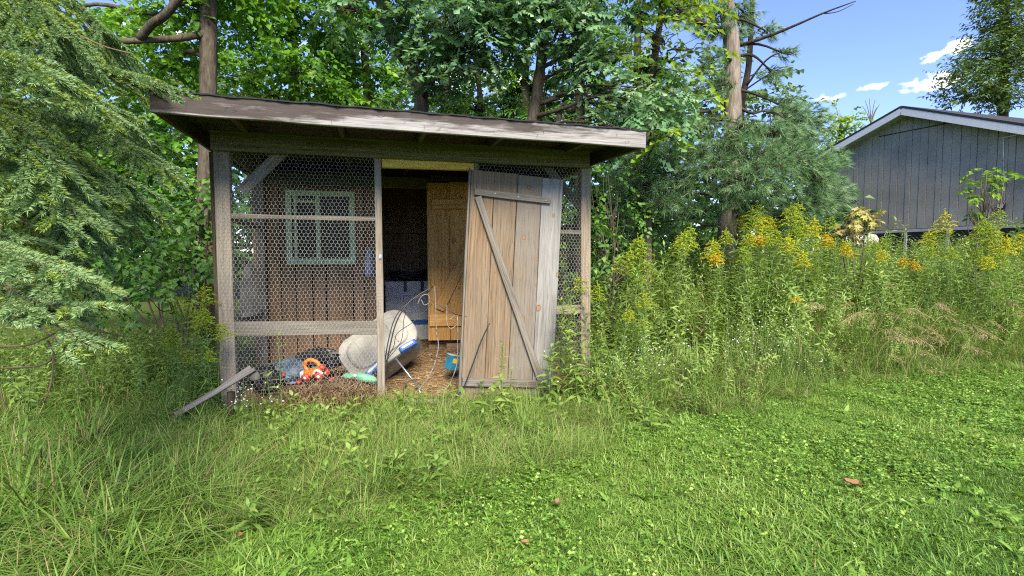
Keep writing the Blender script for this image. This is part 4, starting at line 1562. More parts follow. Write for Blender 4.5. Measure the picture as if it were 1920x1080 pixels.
# ------------------------------------------------------------------ long grass at the left and along the shed
pr = []
for k in range(6):
    g = Geo()
    blades(g, 34, .07, (.14, .36), .0062, .45, .85, .45 + .06 * (k % 3), rg, 0, lodge=(.5, -.3, 0) if k % 2 else (-.3, -.5, 0))
    if k % 2 == 0:
        blades(g, 5, .06, (.15, .4), .004, .4, .5, .6, rg, 1)
    pr.append(g.mesh('long_tuft', [M['longgrass'], M['straw_grass']]))
p, px, py = field(5700, -5.4, 3.0, 1.8, 5.6)
e = lawn_edge(px)
keep = (py < e + 25 + 22 * nz(p, 5)) & (px > -120) & (px < 1250) & (py < 1200) & ~in_shed(p, .06) & (py > 640)
front = np.dot(p[:, :2] - P0[:2], SV[:2])
keep &= ~((px > 715) & (px < 900) & (front > -.22))
p, px, py = p[keep], px[keep], py[keep]
front = front[keep]
n = len(p)
tall = (.34 + .52 * sstep(600, 220, px)) * (1 + .3 * nz(p, 2.0, 2)) * (1 - .5 * sstep(60, 0, lawn_edge(px) - py)) * (1 - .6 * sstep(-.5, -.1, front) * sstep(430, 480, px))
scatter('long_grass', pr, p, rand_rot(rg, n, .15), np.clip(tall * rg.uniform(.7, 1.3, n), .2, 1.5), rg.integers(0, 6, n), real=True, kind='stuff', label='long uncut grass arching over in front of and left of the shed')
# fine wiry bright grass before the wire panel
pr = []
for k in range(4):
    g = Geo()
    blades(g, 50, .09, (.12, .32), .0032, .35, .6, .75, rg, 0, lodge=(.4, 0, 0))
    blades(g, 8, .09, (.12, .3), .002, .35, .5, .6, rg, 1)
    pr.append(g.mesh('wiry_tuft', [M['longgrass'], M['straw_grass']]))
p, px, py = field(1500, -3.6, 1.2, 2.4, 4.6)
keep = (py < lawn_edge(px) + 30) & (px > 250) & (px < 1150) & ~in_shed(p, .03) & (py > 735)
p = p[keep]
n = len(p)
scatter('wiry_grass', pr, p, rand_rot(rg, n, .15), rg.uniform(.5, 1.0, n), rg.integers(0, 4, n), real=True, kind='stuff', label='fine wiry grass tangled at the foot of the wire panel')

# ------------------------------------------------------------------ weed bank right of the shed
rg = np.random.default_rng(33)
pr = [stalk_mesh('weed_stalk', rg, M['weed'], h=1.0, nleaf=44, L=.17, W=.034, lean=.28, tint=.55 + .1 * (k - 2), flop=.6) for k in range(5)]
pr += [stalk_mesh('weed_stalk', rg, M['goldenrod_leaf'], h=1.0, nleaf=56, L=.14, W=.022, lean=.25, tint=.6) for k in range(3)]
pr.append(stalk_mesh('dead_stalk', rg, M['straw_grass'], h=.9, nleaf=22, L=.12, W=.014, lean=.3, tint=.4, flop=1.0))
for k in range(2):                       # bushy small leaved
    g = Geo()
    for j in range(9):
        pth, gg = stalk(rg, rg.uniform(.5, .95), 20, .075, .032, LEAF, lean=.45, tint=.6)
        g.add(np.concatenate(gg.v), np.concatenate(gg.f), np.concatenate(gg.t))
    pr.append(g.mesh('weed_bush', [M['weed']]))
p, px, py = field(9000, .3, 12.5, 4.1, 13.0)
e = lawn_edge(px)
# distance behind the lawn edge measured on the ground
edge_y = np.array([ground_at(float(x_), float(np.interp(x_, LAWN_X, LAWN_Y)))[1] for x_ in np.linspace(1000, 2300, 40)])
ey = np.interp(px, np.linspace(1000, 2300, 40), edge_y)
back = p[:, 1] - ey
keep = (back > .1) & (px > 1075) & (px < 2150) & ~in_shed(p, .05)
sh = np.dot(p[:, :2] - P0[:2], SV[:2])
keep &= ~((px < 1130) & (sh > .25))
keep &= rg.uniform(0, 1, len(p)) < np.where(p[:, 1] > 9, .2, .54)
p, px, back = p[keep], px[keep], back[keep]
n = len(p)
hgt = np.clip(.22 + .42 * back, .2, 1.0) * np.interp(px, [1080, 1140, 1300, 1420, 1560, 1700, 1900], [.85, .95, .95, 1.0, .92, .82, .95])
hgt = np.where(px < 1300, np.maximum(hgt, .5 * sstep(.05, .6, back)), hgt)
hgt = hgt * rg.uniform(.55, 1.12, n) * (1 + .25 * nz(p, 2.3, 4))
scatter('weed_thicket', pr, p, rand_rot(rg, n, .33), hgt * np.where(p[:, 1] > 8.5, .9, 1.05), rg.integers(0, len(pr), n), real=True, kind='stuff', label='dense thicket of green weeds filling the bank right of the shed')
# grass at the foot of the bank
pr = []
for k in range(5):
    g = Geo()
    blades(g, 34, .09, (.25, .55), .006, .35, .6, .5, rg, 0)
    blades(g, 5 if k < 3 else 15, .08, (.25, .5), .0042, .45, .6, .45, rg, 1)
    pr.append(g.mesh('bank_tuft', [M['longgrass'], M['straw_grass']]))
p, px, py = field(4200, .6, 9.5, 4.2, 9.0)
ey = np.interp(px, np.linspace(1000, 2300, 40), edge_y)
back = p[:, 1] - ey
keep = (back > -.12) & (back < 1.6) & (px > 1090) & (px < 2050) & ~in_shed(p, .05) & (rg.uniform(0, 1, len(p)) < np.interp(px, [1100, 1400, 1500, 1900], [.22, .35, .8, .9]))
p, px, back = p[keep], px[keep], back[keep]
n = len(p)
scatter('bank_grass', pr, p, rand_rot(rg, n, .15), np.clip(.4 + .5 * back, .35, 1.0) * rg.uniform(.7, 1.2, n), rg.integers(0, 5, n), real=True, kind='stuff', label='coarse green and dry grass at the foot of the weed bank')


# drooping tan seed heads
def panicle(rg):
    g = Geo()
    L = rg.uniform(.55, .85)
    path = smooth_path([(0, 0, 0), (.05, 0, L * .6), (.25, 0, L * .95), (.48, 0, L * .82)], 14)
    g.tube(path, .0016, 3, .4, cap=False)
    for k in range(46):
        f = rg.uniform(.62, 1.0)
        i = f * 13
        i0 = min(int(i), 12)
        b = path[i0] + (path[i0 + 1] - path[i0]) * (i - i0)
        d = unit(np.array([rg.normal(.5, .4), rg.normal(0, .5), -abs(rg.normal(.7, .3))]))
        tip = b + d * rg.uniform(.03, .09)
        g.tube([b, tip], .0011, 3, .5, cap=False)
        g.stamp(LANCE[0], LANCE[1], tip[None], frames((d + np.array([0, 0, -.4]))[None], rg.normal(0, 1, (1, 3))), np.array([[.028, .006, .02]]), np.array([rg.uniform(.5, 1)]))
    return g.mesh('seed_head', [M['straw_grass']])


pr = [panicle(rg) for k in range(4)]
P_, Rt = [], []
for (px, py, a) in ((1735, 660, -.3), (1760, 690, -.4), (1700, 640, -.2), (1775, 625, 0), (1800, 612, .2), (1830, 650, -.2), (1870, 640, .1), (1900, 615, 0), (1560, 610, 3.0), (1545, 630, 3.2), (1650, 680, -.5),
                    (1690, 700, -.5), (1740, 720, -.4), (1860, 700, -.3), (1910, 680, 0), (1765, 560, .1), (1600, 660, 2.9), (1720, 610, .3), (1890, 590, .2), (1670, 650, 2.8), (1810, 690, -.3), (1500, 640, 3.0)):
    q = ground_at(px - 60 * math.cos(a), py + 25)
    for _ in range(2):
        P_.append(q + np.array([rg.normal(0, .1), rg.normal(0, .1), 0]))
        Rt.append((rg.normal(0, .1), rg.normal(0, .1), a + rg.normal(0, .3)))
n = len(P_)
scatter('seed_heads', pr, np.array(P_), np.array(Rt), rg.uniform(.5, .85, n), rg.integers(0, 4, n), real=True, kind='stuff', label='drooping tan grass seed heads along the weed bank')


# ------------------------------------------------------------------ goldenrod: individual plants
def plume(rg, size, side=None, dens=1.0):
    """arching sprays of small florets"""
    g = Geo()
    ns = int(24 * dens)
    cents = []
    for k in range(ns):
        f = k / ns
        a = k * 2.4 + rg.normal(0, .3)
        L = size * (.62 - .42 * f) * rg.uniform(.75, 1.2)
        b = np.array([0, 0, size * f * .95])
        d = np.array([math.cos(a), math.sin(a), 0])
        m = int(7 + 22 * L / .2)
        t = np.linspace(.12, 1, m)[:, None]
        pth = b + d * L * t * .95 + np.array([.25 * L, 0, 0]) * t + np.array([0, 0, 1]) * L * (1.0 * t - .85 * t * t)
        cents.append(pth)
        g.tube(np.vstack([b, pth[m // 2], pth[-1]]), .0012, 3, mat=1, cap=False)
    cents.append(np.stack([np.zeros(10), np.zeros(10), np.linspace(.85, 1.15, 10) * size], -1))
    c = np.concatenate(cents)
    c = np.concatenate([c, c + rg.normal(0, .005, c.shape)])
    n = len(c)
    tv = np.array([[1, 0, 0], [-.5, .8, 0], [-.5, -.8, 0], [0, 0, 1.3]])
    tf = np.array([[0, 1, 3], [1, 2, 3], [2, 0, 3], [0, 2, 1]])
    Rm = frames(rg.normal(0, 1, (n, 3)), rg.normal(0, 1, (n, 3)))
    g.stamp(tv, tf, c, Rm, rg.uniform(.0034, .0062, n), np.clip(rg.normal(.45, .2, n), 0, 1))
    return g


GR = []
for k in range(5):
    path, lv = stalk(rg, 1.0, 80, .12, .018, lean=.10, tint=.6)
    sg = Geo().tube(path, np.linspace(.005, .0025, len(path)), 5, cap=False)
    pl = plume(rg, .17 + .04 * (k % 3), dens=.8 + .1 * k)
    for a_ in pl.v:
        a_ += path[-1].astype(np.float32) - np.array([0, 0, .03], np.float32)
    GR.append((sg.mesh('stem', M['stem']), lv.mesh('foliage', M['goldenrod_leaf']), pl.mesh('flower_plume', [M['gold'], M['stem']]), float(path[-1][2])))
am = plume(rg, .13, dens=.7)
for a_ in am.v:
    a_ *= np.array([1.5, 1.5, .9], np.float32)
    a_ += np.array([0, 0, 1.0], np.float32)
LIME = []
for _, _, pm_, _ in GR:
    lm_ = pm_.copy()
    lm_.materials[0] = M['lime']
    LIME.append(lm_)
AMBER = am.mesh('flower_plume', [M['amber'], M['stem']])


ORD = 'first second third fourth fifth sixth seventh eighth ninth tenth eleventh twelfth thirteenth fourteenth fifteenth sixteenth seventeenth eighteenth nineteenth twentieth'.split() + ['twenty-' + w for w in 'first second third fourth fifth'.split()]


def goldenrod(px, ptop, Y, k, label, group, amber=False, s=1.0, lime=False):
    top = at(px, ptop, Y)
    zt = float(terrain(top[0], top[1]))
    sm, lm, pm, hz = GR[k % 5]
    H = (top[2] - zt) / (hz + .2)
    root = empty('goldenrod', (top[0], top[1], zt), rng.uniform(0, 6.28))
    root.scale = (H * s, H * s, H)
    root.rotation_euler = (rng.normal(0, .09), rng.normal(0, .09), rng.uniform(0, 6.28))
    props(root, label, 'goldenrod', group)
    mesh_object('stem', sm, root)
    mesh_object('foliage', lm, root)
    mesh_object('flower_plume', AMBER if amber else LIME[k % 5] if lime else pm, root)


LB = '%s from the left of the lime goldenrods standing against the dark pine'
for i, (px, py, Y) in enumerate(sorted(((1187, 432, 5.6), (1207, 440, 5.7), (1250, 415, 6.2), (1262, 420, 6.3), (1280, 445, 6.2), (1214, 492, 5.3), (1345, 420, 6.8), (1330, 455, 6.4), (1225, 455, 5.9)))):
    goldenrod(px, py, Y, i, LB % ORD[i], 'goldenrods by the pine', lime=True)
LB = '%s goldenrod from the left in the yellow drift right of the pine trunk'
for i, (px, py, Y) in enumerate(sorted(((1390, 398, 7.0), (1412, 385, 7.2), (1430, 380, 7.4), (1448, 376, 7.3), (1462, 384, 7.0), (1478, 390, 7.4), (1492, 402, 7.2), (1512, 405, 7.0), (1530, 398, 7.6),
                                 (1550, 412, 7.2), (1400, 425, 6.6), (1440, 420, 6.5), (1470, 428, 6.6), (1500, 440, 6.5), (1540, 440, 6.8), (1520, 470, 6.3), (1420, 455, 6.2), (1380, 445, 6.4),
                                 (1452, 398, 7.6), (1484, 415, 6.9), (1506, 420, 7.3), (1436, 402, 6.9)))):
    goldenrod(px, py, Y, i + 1, LB % ORD[i], 'goldenrods in the middle drift', s=1.1, lime=i % 3 != 0)
LB = '%s goldenrod from the left in the drift below the grey siding'
for i, (px, py, Y) in enumerate(sorted(((1620, 440, 7.0), (1650, 446, 7.2), (1680, 438, 7.5), (1735, 428, 7.0), (1770, 430, 7.4), (1800, 424, 7.2), (1822, 396, 6.8), (1850, 392, 7.0), (1880, 400, 6.6),
                                 (1905, 398, 6.8), (1835, 430, 6.8), (1860, 425, 7.2), (1890, 432, 6.6), (1915, 440, 6.4), (1790, 455, 6.6), (1830, 458, 6.4), (1870, 470, 6.2), (1700, 460, 7.0), (1750, 452, 6.9),
                                 (1590, 455, 6.9), (1900, 470, 6.3), (1845, 445, 7.4), (1875, 445, 7.0)))):
    goldenrod(px, py, Y, i + 2, LB % ORD[i], 'goldenrods below the outbuilding', s=1.1, lime=i % 3 != 1)
LB = '%s from the left of the amber flowered weeds in the bank'
for i, (px, py, Y) in enumerate(sorted(((1415, 428, 6.6), (1424, 424, 6.6), (1345, 462, 6.0), (1555, 425, 6.8), (1572, 432, 6.8), (1565, 448, 6.6), (1690, 475, 6.3), (1700, 470, 6.4), (1484, 545, 5.9), ))):
    goldenrod(px, py, Y, i, LB % ORD[i], 'amber flowers in the bank', True, s=1.0)
# leafy tall weeds with budding tops left of the shed and before the door
for i, (px, py, Y, lb) in enumerate(((385, 525, 4.15, 'tallest green-budded goldenrod touching the left corner post'), (340, 575, 4.0, 'green-budded goldenrod leaning left beside the corner post'),
                                     (362, 560, 4.25, 'middle one of the green-budded goldenrods left of the shed'), (398, 560, 4.05, 'bushy goldenrod stalk pressed to the left corner post'),
                                     (322, 610, 3.9, 'shorter goldenrod stalk at the left of the clump by the shed'))):
    goldenrod(px, py, Y, i, lb, 'goldenrods left of the shed', s=1.1, lime=True)


for i, (px, py, Y, lb) in enumerate(((1128, 505, 4.9, 'budding goldenrod nearest the right corner post'), (1150, 528, 5.0, 'budding goldenrod leaning out from the right corner post'),
                                     (1166, 470, 5.25, 'tall budding goldenrod between the corner post and the lime plumes'), (1146, 568, 4.7, 'short budding goldenrod at the front right of the shed'),
                                     (1184, 545, 5.0, 'budding goldenrod in front of the lime plumes'), (1205, 580, 4.9, 'low budding goldenrod at the bank front near the white asters'))):
    goldenrod(px, py, Y, i, lb, 'goldenrods right of the shed', s=1.15, lime=True)
for i, (px, py, Y, lb) in enumerate(((375, 590, 4.1, 'second row goldenrod hugging the left corner post'), (350, 622, 3.95, 'low goldenrod in the middle of the left clump'), (406, 605, 3.98, 'goldenrod shoot right against the left corner post'),
                                     (396, 650, 3.9, 'lowest goldenrod shoot by the left corner post'), (328, 655, 3.85, 'low goldenrod at the outer left of the clump'))):
    goldenrod(px, py, Y, i + 2, lb, 'goldenrods left of the shed', s=1.2, lime=True)


def leafy(px, ptop, Y, h, label, nleaf=46, L=.12, W=.022, mat='weed', name='leafy_weed', tint=.6, base=None, tpl=LANCE, cat='weed', group=None, lean=.08):
    top = at(px, ptop, Y)
    z0 = float(terrain(top[0], top[1])) if base is None else base
    path, lv = stalk(rng, max(top[2] - z0, .1), nleaf, L, W, tpl, lean=lean, tint=tint)
    root = empty(name, (top[0], top[1], z0))
    props(root, label, cat, group)
    Geo().tube(path, np.linspace(.004, .002, len(path)), 5, cap=False).build('stem', M['stem'], root)
    lv.build('foliage', M[mat], root)
    return root


leafy(940, 640, 3.95, 0, 'bright upright weed growing right in front of the plank door', 60, .10, .022, tint=.75)
leafy(955, 690, 4.0, 0, 'low bushy weed at the foot of the plank door', 40, .08, .02, tint=.55)
leafy(915, 720, 3.9, 0, 'broad dock plant left of the weed before the door', 9, .22, .06, tint=.55, lean=.2)
leafy(880, 735, 3.8, 0, 'dock leaves at the doorstep log', 8, .2, .05, tint=.5, lean=.2)
leafy(525, 625, 4.05, 0, 'thin green weed growing up against the wire panel', 26, .11, .022, tint=.7)
leafy(505, 690, 4.2, 0, 'short green weed inside the wire near the toy truck', 14, .12, .03, tint=.7)
for px_, py_, Y_, lb in ((1050, 610, 4.5, 'leafy weed covering the lower right edge of the plank door'), (1078, 585, 4.55, 'taller leafy weed before the right wire panel'),
                         (1100, 560, 4.5, 'tallest leafy weed hiding the foot of the right corner post'), (1120, 600, 4.45, 'bushy weed just right of the right corner post'),
                         (1030, 680, 4.35, 'short weed at the bottom right corner of the plank door'), (1085, 650, 4.3, 'low weed below the right wire panel')):
    leafy(px_, py_ - 25, Y_, 0, lb, 75, .15, .034, tint=.55 + .2 * rng.random(), lean=.2)
leafy(745, 858, 2.95, 0, 'dark leafy weed clump in the grass before the doorway', 42, .15, .03, tint=.5)
leafy(800, 870, 3.0, 0, 'leafy weed just right of the dark clump before the doorway', 30, .13, .025, tint=.55)
leafy(505, 775, 3.7, 0, 'round leaved seedling before the wire panel', 12, .08, .06, tint=.7, tpl=MAPLE)
leafy(1260, 665, 4.6, 0, 'pale lance leaved weed at the front of the bank', 40, .14, .026, tint=.8)
leafy(1160, 745, 4.2, 0, 'lance leaved weed clump right of the plank door', 40, .13, .026, tint=.6)
leafy(40, 690, 2.9, 0, 'leafy green weed under the lowest spruce boughs', 40, .12, .025, tint=.5)
leafy(140, 640, 3.7, 0, 'goldenrod-like weed behind the spruce bough tip', 50, .1, .02, tint=.4)

leafy(728, 872, 2.92, 0, 'left flank of the dark leafy clump before the doorway', 34, .14, .028, tint=.5, lean=.3)
leafy(762, 878, 2.9, 0, 'low leafy shoot at the front of the dark clump before the doorway', 28, .13, .028, tint=.55, lean=.3)


def tussock(px, py, r, L, n, label, seed, tint=.5, w=.0055, lodge=None):
    rg_ = np.random.default_rng(seed)
    g = Geo()
    blades(g, n, r, L, w, .45, .8, tint, rg_, 0, lodge)
    blades(g, n // 9, r, L, w * .7, .5, .8, .5, rg_, 1, lodge)
    o = g.build('grass_tussock', [M['longgrass'], M['straw_grass']], label=label, cat='grass tussock')
    o.location = ground_at(px, py)


tussock(980, 815, .08, (.2, .42), 120, 'pale arching grass tussock below the foot of the plank door', 71, .8)
tussock(1130, 800, .1, (.2, .4), 110, 'grass tussock at the corner of the weed bank right of the door', 72, .6)
tussock(720, 930, .12, (.18, .36), 190, 'thick drooping tussock under the dark leafy clump', 73, .6)
tussock(860, 945, .1, (.12, .28), 120, 'low tussock on the lawn edge right of the dark leafy clump', 74, .55)
tussock(340, 960, .14, (.25, .5), 220, 'big lodged tussock in the long grass at the lower left', 75, .75, .0065, (.7, -.3, 0))
tussock(200, 900, .12, (.25, .5), 160, 'tussock in the long grass left of the big lodged one', 76, .5, .0065, (.5, -.4, 0))
tussock(545, 880, .1, (.15, .32), 140, 'mid-sized tussock before the wire panel', 77, .7)
tussock(90, 990, .14, (.25, .55), 190, 'broad bladed tussock at the lower left corner', 78, .45, .008)

# understorey leaves along the left: low weeds
pr = [stalk_mesh('low_weed', rg, M['weed'], h=.6, nleaf=30, L=.12, W=.03, lean=.15, tint=.4 + .1 * k) for k in range(3)]
p, px, py = field(1500, -6, -1.9, 3.2, 7)
keep = (px < 430) & (px > -150) & ~in_shed(p, .1) & (py < 790) & (rg.uniform(0, 1, len(p)) < .75)
p = p[keep]
n = len(p)
scatter('left_undergrowth', pr, p, rand_rot(rg, n, .15), rg.uniform(.4, 1.0, n), rg.integers(0, 3, n), real=True, kind='stuff', label='low green undergrowth left of the shed beneath the spruce')
# sprinkling of weeds along the shed front
pr = [stalk_mesh('edge_weed', rg, M['weed'], h=.26, nleaf=13, L=.14, W=.042, lean=.25, tint=.5 + .14 * k, rise=.6) for k in range(3)]
p, px, py = field(1300, -2.4, 2.2, 2.4, 5.0)
keep = (py < lawn_edge(px) + 15) & (px > 450) & (px < 1250) & ~in_shed(p, .04) & (py > 740) & (rg.uniform(0, 1, len(p)) < .55)
p = p[keep]
n = len(p)
scatter('edge_weeds', pr, p, rand_rot(rg, n, .2), rg.uniform(.3, .85, n), rg.integers(0, 3, n), real=True, kind='stuff', label='small leafy weeds between the lawn and the shed front')

# white asters
g = Geo()
tv = np.array([[math.cos(a) * r_, math.sin(a) * r_, 0] for a, r_ in zip(np.arange(12) * math.pi / 6, [1, .45] * 6)] + [[0, 0, .15]])
tf = np.array([[i, (i + 1) % 12, 12] for i in range(12)])
cl = []
for (px, py, n_, sp) in ((1190, 690, 60, 30), (1215, 655, 50, 26), (1450, 650, 60, 40), (1470, 600, 40, 34), (1420, 660, 50, 30), (1380, 620, 30, 26), (1515, 690, 30, 30), (1540, 685, 26, 24), (1240, 680, 40, 28),
                         (455, 722, 30, 18), (446, 752, 24, 14), (1090, 700, 20, 30), (1300, 640, 26, 40), (1530, 730, 20, 26), (490, 745, 14, 20)):
    for _ in range(n_):
        x_, y_ = px + rng.normal(0, sp), py + rng.normal(0, sp * .6)
        Y_ = (np.interp(x_, [440, 500, 1090, 1200, 1500], [3.85, 3.85, 4.3, 4.7, 5.35])) + rng.uniform(-.15, .3)
        cl.append(at(x_, y_, Y_))
c = np.array(cl)
c[:, 2] = np.maximum(c[:, 2], terrain(c[:, 0], c[:, 1]) + .06)
n = len(c)
g.stamp(tv, tf, c, frames(rng.normal(0, 1, (n, 3)), np.array([0, -.6, 1.0]) + rng.normal(0, .4, (n, 3))), rng.uniform(.004, .0085, n), rng.uniform(0, 1, n))
for q in c[::2]:
    z0 = float(terrain(q[0], q[1]))
    g.tube([(q[0] + rng.normal(0, .03), q[1] + rng.normal(0, .03), z0), q], .0013, 3, .5, 1, cap=False)
g.build('white_asters', [M['petal'], M['stem']], kind='stuff', label='sprays of tiny white asters in the weeds')

# fallen leaf and flower heads on the lawn
M['deadleaf'] = leaf_mat('dead_leaf', (.2, .1, .05), (.27, .145, .08), (.34, .2, .12), .1, .7, .2)
for (px, py, L_, a_, lb) in ((1597, 928, .085, -.5, 'brown fallen leaf lying on the mown lawn at the right'), (1045, 965, .06, 1.2, 'dark curled dead leaf in the middle of the lawn'),
                             (985, 1043, .04, .3, 'small russet dead leaf near the bottom of the lawn'), (450, 1030, .04, 2.0, 'small orange dead leaf in the grass on the left')):
    q = ground_at(px, py) + np.array([0, 0, .062])
    g = Geo()
    nseg = 7
    xs_ = np.linspace(-.5, .5, nseg)
    wv_ = .24 * np.sqrt(np.maximum(1 - (xs_ * 2) ** 2, 0.01))
    V = []
    for x_, w_ in zip(xs_, wv_):
        for k in (-1, -.5, 0, .5, 1):
            V.append([x_ * L_, k * w_ * L_ * (1 + .1 * rng.normal()), (.05 + .16 * k * k + .12 * x_ * x_ + .02 * rng.normal()) * L_])
    F = []
    for i in range(nseg - 1):
        for k in range(4):
            p_ = i * 5 + k
            F += [[p_, p_ + 1, p_ + 6], [p_, p_ + 6, p_ + 5]]
    g.add(V, F, .5)
    o = g.build('fallen_leaf', M['deadleaf'], label=lb, cat='leaf')
    o.location = q
    o.rotation_euler = (.25, .1, a_)

# ================================================================== TREES
def blob(px, py, Y, rx, ry, dep):
    """crown volume from its outline in the photo at its own depth"""
    c = at(px, py, Y)
    return c, np.array([rx * Y / FPX, dep, ry * Y / FPX])


def limb(g, a, b, r0, r1, rg, sag=.12, n=9, sides=6):
    a, b = np.asarray(a, float), np.asarray(b, float)
    m = (a + b) / 2 + np.array([rg.normal(0, .08), rg.normal(0, .08), sag * np.linalg.norm(b - a)])
    q = (a + m) / 2 + rg.normal(0, .04, 3)
    g.tube(smooth_path([a, q, m, b], n), np.linspace(r0, r1, n), sides)


def crown(rg, blobs, per_m3, leafL, leafW, tpl, tint=.5, nl=(8, 14), twig=.32, droop=.25, up=1.0, gap=.0):
    """leafy twigs filling the blobs: (leaf Geo, list of twig anchor points)"""
    B, D, Nn, L, W, T, anchors = [], [], [], [], [], [], []
    for c, r in blobs:
        vol = 4.19 * r[0] * r[1] * r[2]
        n = max(6, int(vol * per_m3))
        u = unit(rg.normal(0, 1, (n, 3)))
        rad = rg.uniform(0, 1, n) ** .42
        P = c + u * rad[:, None] * r * (1 + .18 * np.sin(5 * u[:, :1] + 4 * u[:, 2:3]))
        if gap:
            h = np.sin(P[:, 0] * 3.1 + 1.3 * np.sin(P[:, 2] * 2.7)) + np.sin(P[:, 2] * 4.3 + P[:, 1] * 2.1)
            P = P[h > gap - 1.2]
            u = u[:0] if len(P) == 0 else unit(P - c)
        anchors.append((c, P))
        for p, o in zip(P, u):
            k = rg.integers(nl[0], nl[1])
            d = unit(np.array([o[0], o[1], o[2] * .4 - droop]) + rg.normal(0, .5, 3))
            f = np.linspace(0, 1, k)
            base = p + d * (f * twig)[:, None] + np.array([0, 0, -1]) * (f ** 2 * twig * droop)[:, None]
            sd_ = unit(np.cross(d, np.array([0, 0, 1.0])))
            sgn = np.where(np.arange(k) % 2, 1, -1)[:, None]
            ld = unit(d * .6 + sd_ * sgn * .9 + rg.normal(0, .28, (k, 3)) + np.array([0, 0, -.3]))
            nn = unit(np.array([0, 0, up]) + rg.normal(0, .45, (k, 3)) + np.array([0, -.25, 0]))
            s = rg.uniform(.65, 1.2, k)
            t0 = np.clip(rg.normal(tint, .14), 0, 1)
            B.append(base); D.append(ld); Nn.append(nn); L.append(leafL * s); W.append(leafW * s); T.append(np.clip(t0 + rg.normal(0, .1, k), 0, 1))
    g = Geo()
    Rm = frames(np.concatenate(D), np.concatenate(Nn))
    L, W = np.concatenate(L), np.concatenate(W)
    g.stamp(tpl[0], tpl[1], np.concatenate(B), Rm, np.stack([L, W, L], -1), np.concatenate(T))
    return g, anchors


def broadleaf(name, label, cat, trunk, rad, blobs, leafmat, bark, seed, per_m3=60, leafL=.09, leafW=.055, tpl=LEAF, group=None, extra=None, tint=.5, **kw):
    """trunk: world polyline; rad: radii; blobs: crown volumes"""
    rg = np.random.default_rng(seed)
    tr = np.asarray(trunk, float)
    base = np.array([tr[0][0], tr[0][1], tr[0][2]])
    root = empty(name, base)
    props(root, label, cat, group)
    path = smooth_path(tr, 22)
    rr = np.interp(np.linspace(0, 1, 22), np.linspace(0, 1, len(rad)), rad)
    v, f = tube_mesh(path - base, rr, 12)
    v = v + rg.normal(0, .004, v.shape)
    Geo().add(v, f, .5, 0, True).build('trunk', bark, root)
    g, anch = crown(rg, blobs, per_m3, leafL, leafW, tpl, tint, **kw)
    for a_ in g.v:
        a_ -= base.astype(np.float32)
    g.build('crown', leafmat, root)
    lg = Geo()
    for c, P in anch:
        low = path[path[:, 2] < c[2] + .2]
        s = low[np.argmin(np.linalg.norm(low - c, axis=1))] if len(low) else path[0]
        i = int(np.argmin(np.linalg.norm(path - s, axis=1)))
        limb(lg, s - base, c - base, max(rr[i] * .42, .012), .008, rg)
        for q in P[:: max(1, len(P) // 12)]:
            limb(lg, (s + 2 * c) / 3 - base + rg.normal(0, .05, 3), q - base, .008, .0025, rg, .05, 6, 4)
    for pts, r0, r1, *nm in (extra or ()):
        pth = smooth_path(np.asarray(pts) - base, 14)
        if nm:
            Geo().tube(pth, np.linspace(r0, r1, 14), 9).build(nm[0], bark, root)
        else:
            lg.tube(pth, np.linspace(r0, r1, 14), 8)
    lg.build('limbs', bark, root)
    return root


def trunk_px(pts):
    return [at(*p) for p in pts]


def ground_base(px, Y):
    """point on the terrain under pixel column px at depth Y"""
    x = at(px, 500, Y)[0]
    return np.array([x, Y, float(terrain(x, Y)) - .1])


# -- the stand of trees behind the shed, left to right
broadleaf('maple_tree', 'broadleaf tree with a straight brown trunk rising left of the shed roof', 'tree',
          [ground_base(388, 6.9)] + trunk_px([(388, 420, 6.9), (390, 160, 6.9), (391, 20, 6.95), (388, -160, 7.0)]), [.15, .115, .10, .095, .08],
          [blob(300, 130, 7.4, 90, 80, .6), blob(350, 30, 7.3, 80, 60, .7), blob(250, 60, 8.0, 90, 70, .7), blob(360, 250, 7.6, 60, 70, .5), blob(440, -60, 7.2, 160, 70, .9), blob(320, -90, 7.0, 120, 60, .8)],
          M['maple'], M['bark'], 101, 150, .10, .072, tint=.55, gap=.35,
          extra=[(trunk_px([(390, 62, 6.9), (330, 72, 6.7), (262, 76, 6.5), (190, 80, 6.3)]), .05, .03), (trunk_px([(262, 72, 6.5), (285, 45, 6.4), (310, 28, 6.3), (345, -15, 6.2)]), .05, .045),
                 (trunk_px([(390, 45, 6.95), (262, 22, 7.1), (190, 8, 7.0), (130, 10, 7.0), (90, -30, 7.0)]), .03, .02), (trunk_px([(130, 10, 7.0), (160, 40, 6.8), (190, 72, 6.6), (225, 76, 6.4)]), .014, .016)])
broadleaf('maple_tree', 'bright green maple crown over the left half of the shed roof', 'tree',
          [ground_base(560, 10.5)] + trunk_px([(556, 300, 10.5), (548, 60, 10.5), (545, -120, 10.5)]), [.13, .11, .09, .07],
          [blob(470, 60, 10, 75, 60, .9), blob(560, 130, 9.6, 80, 50, .8), blob(455, 140, 9.8, 70, 50, .8), blob(600, 40, 10.2, 75, 55, .9), blob(520, 0, 10.4, 90, 50, 1.0), blob(500, 180, 9.2, 80, 26, .7), blob(540, -90, 10, 160, 60, 1.2)],
          M['maple'], M['bark_dark'], 102, 95, .12, .085, tint=.66, gap=.35)
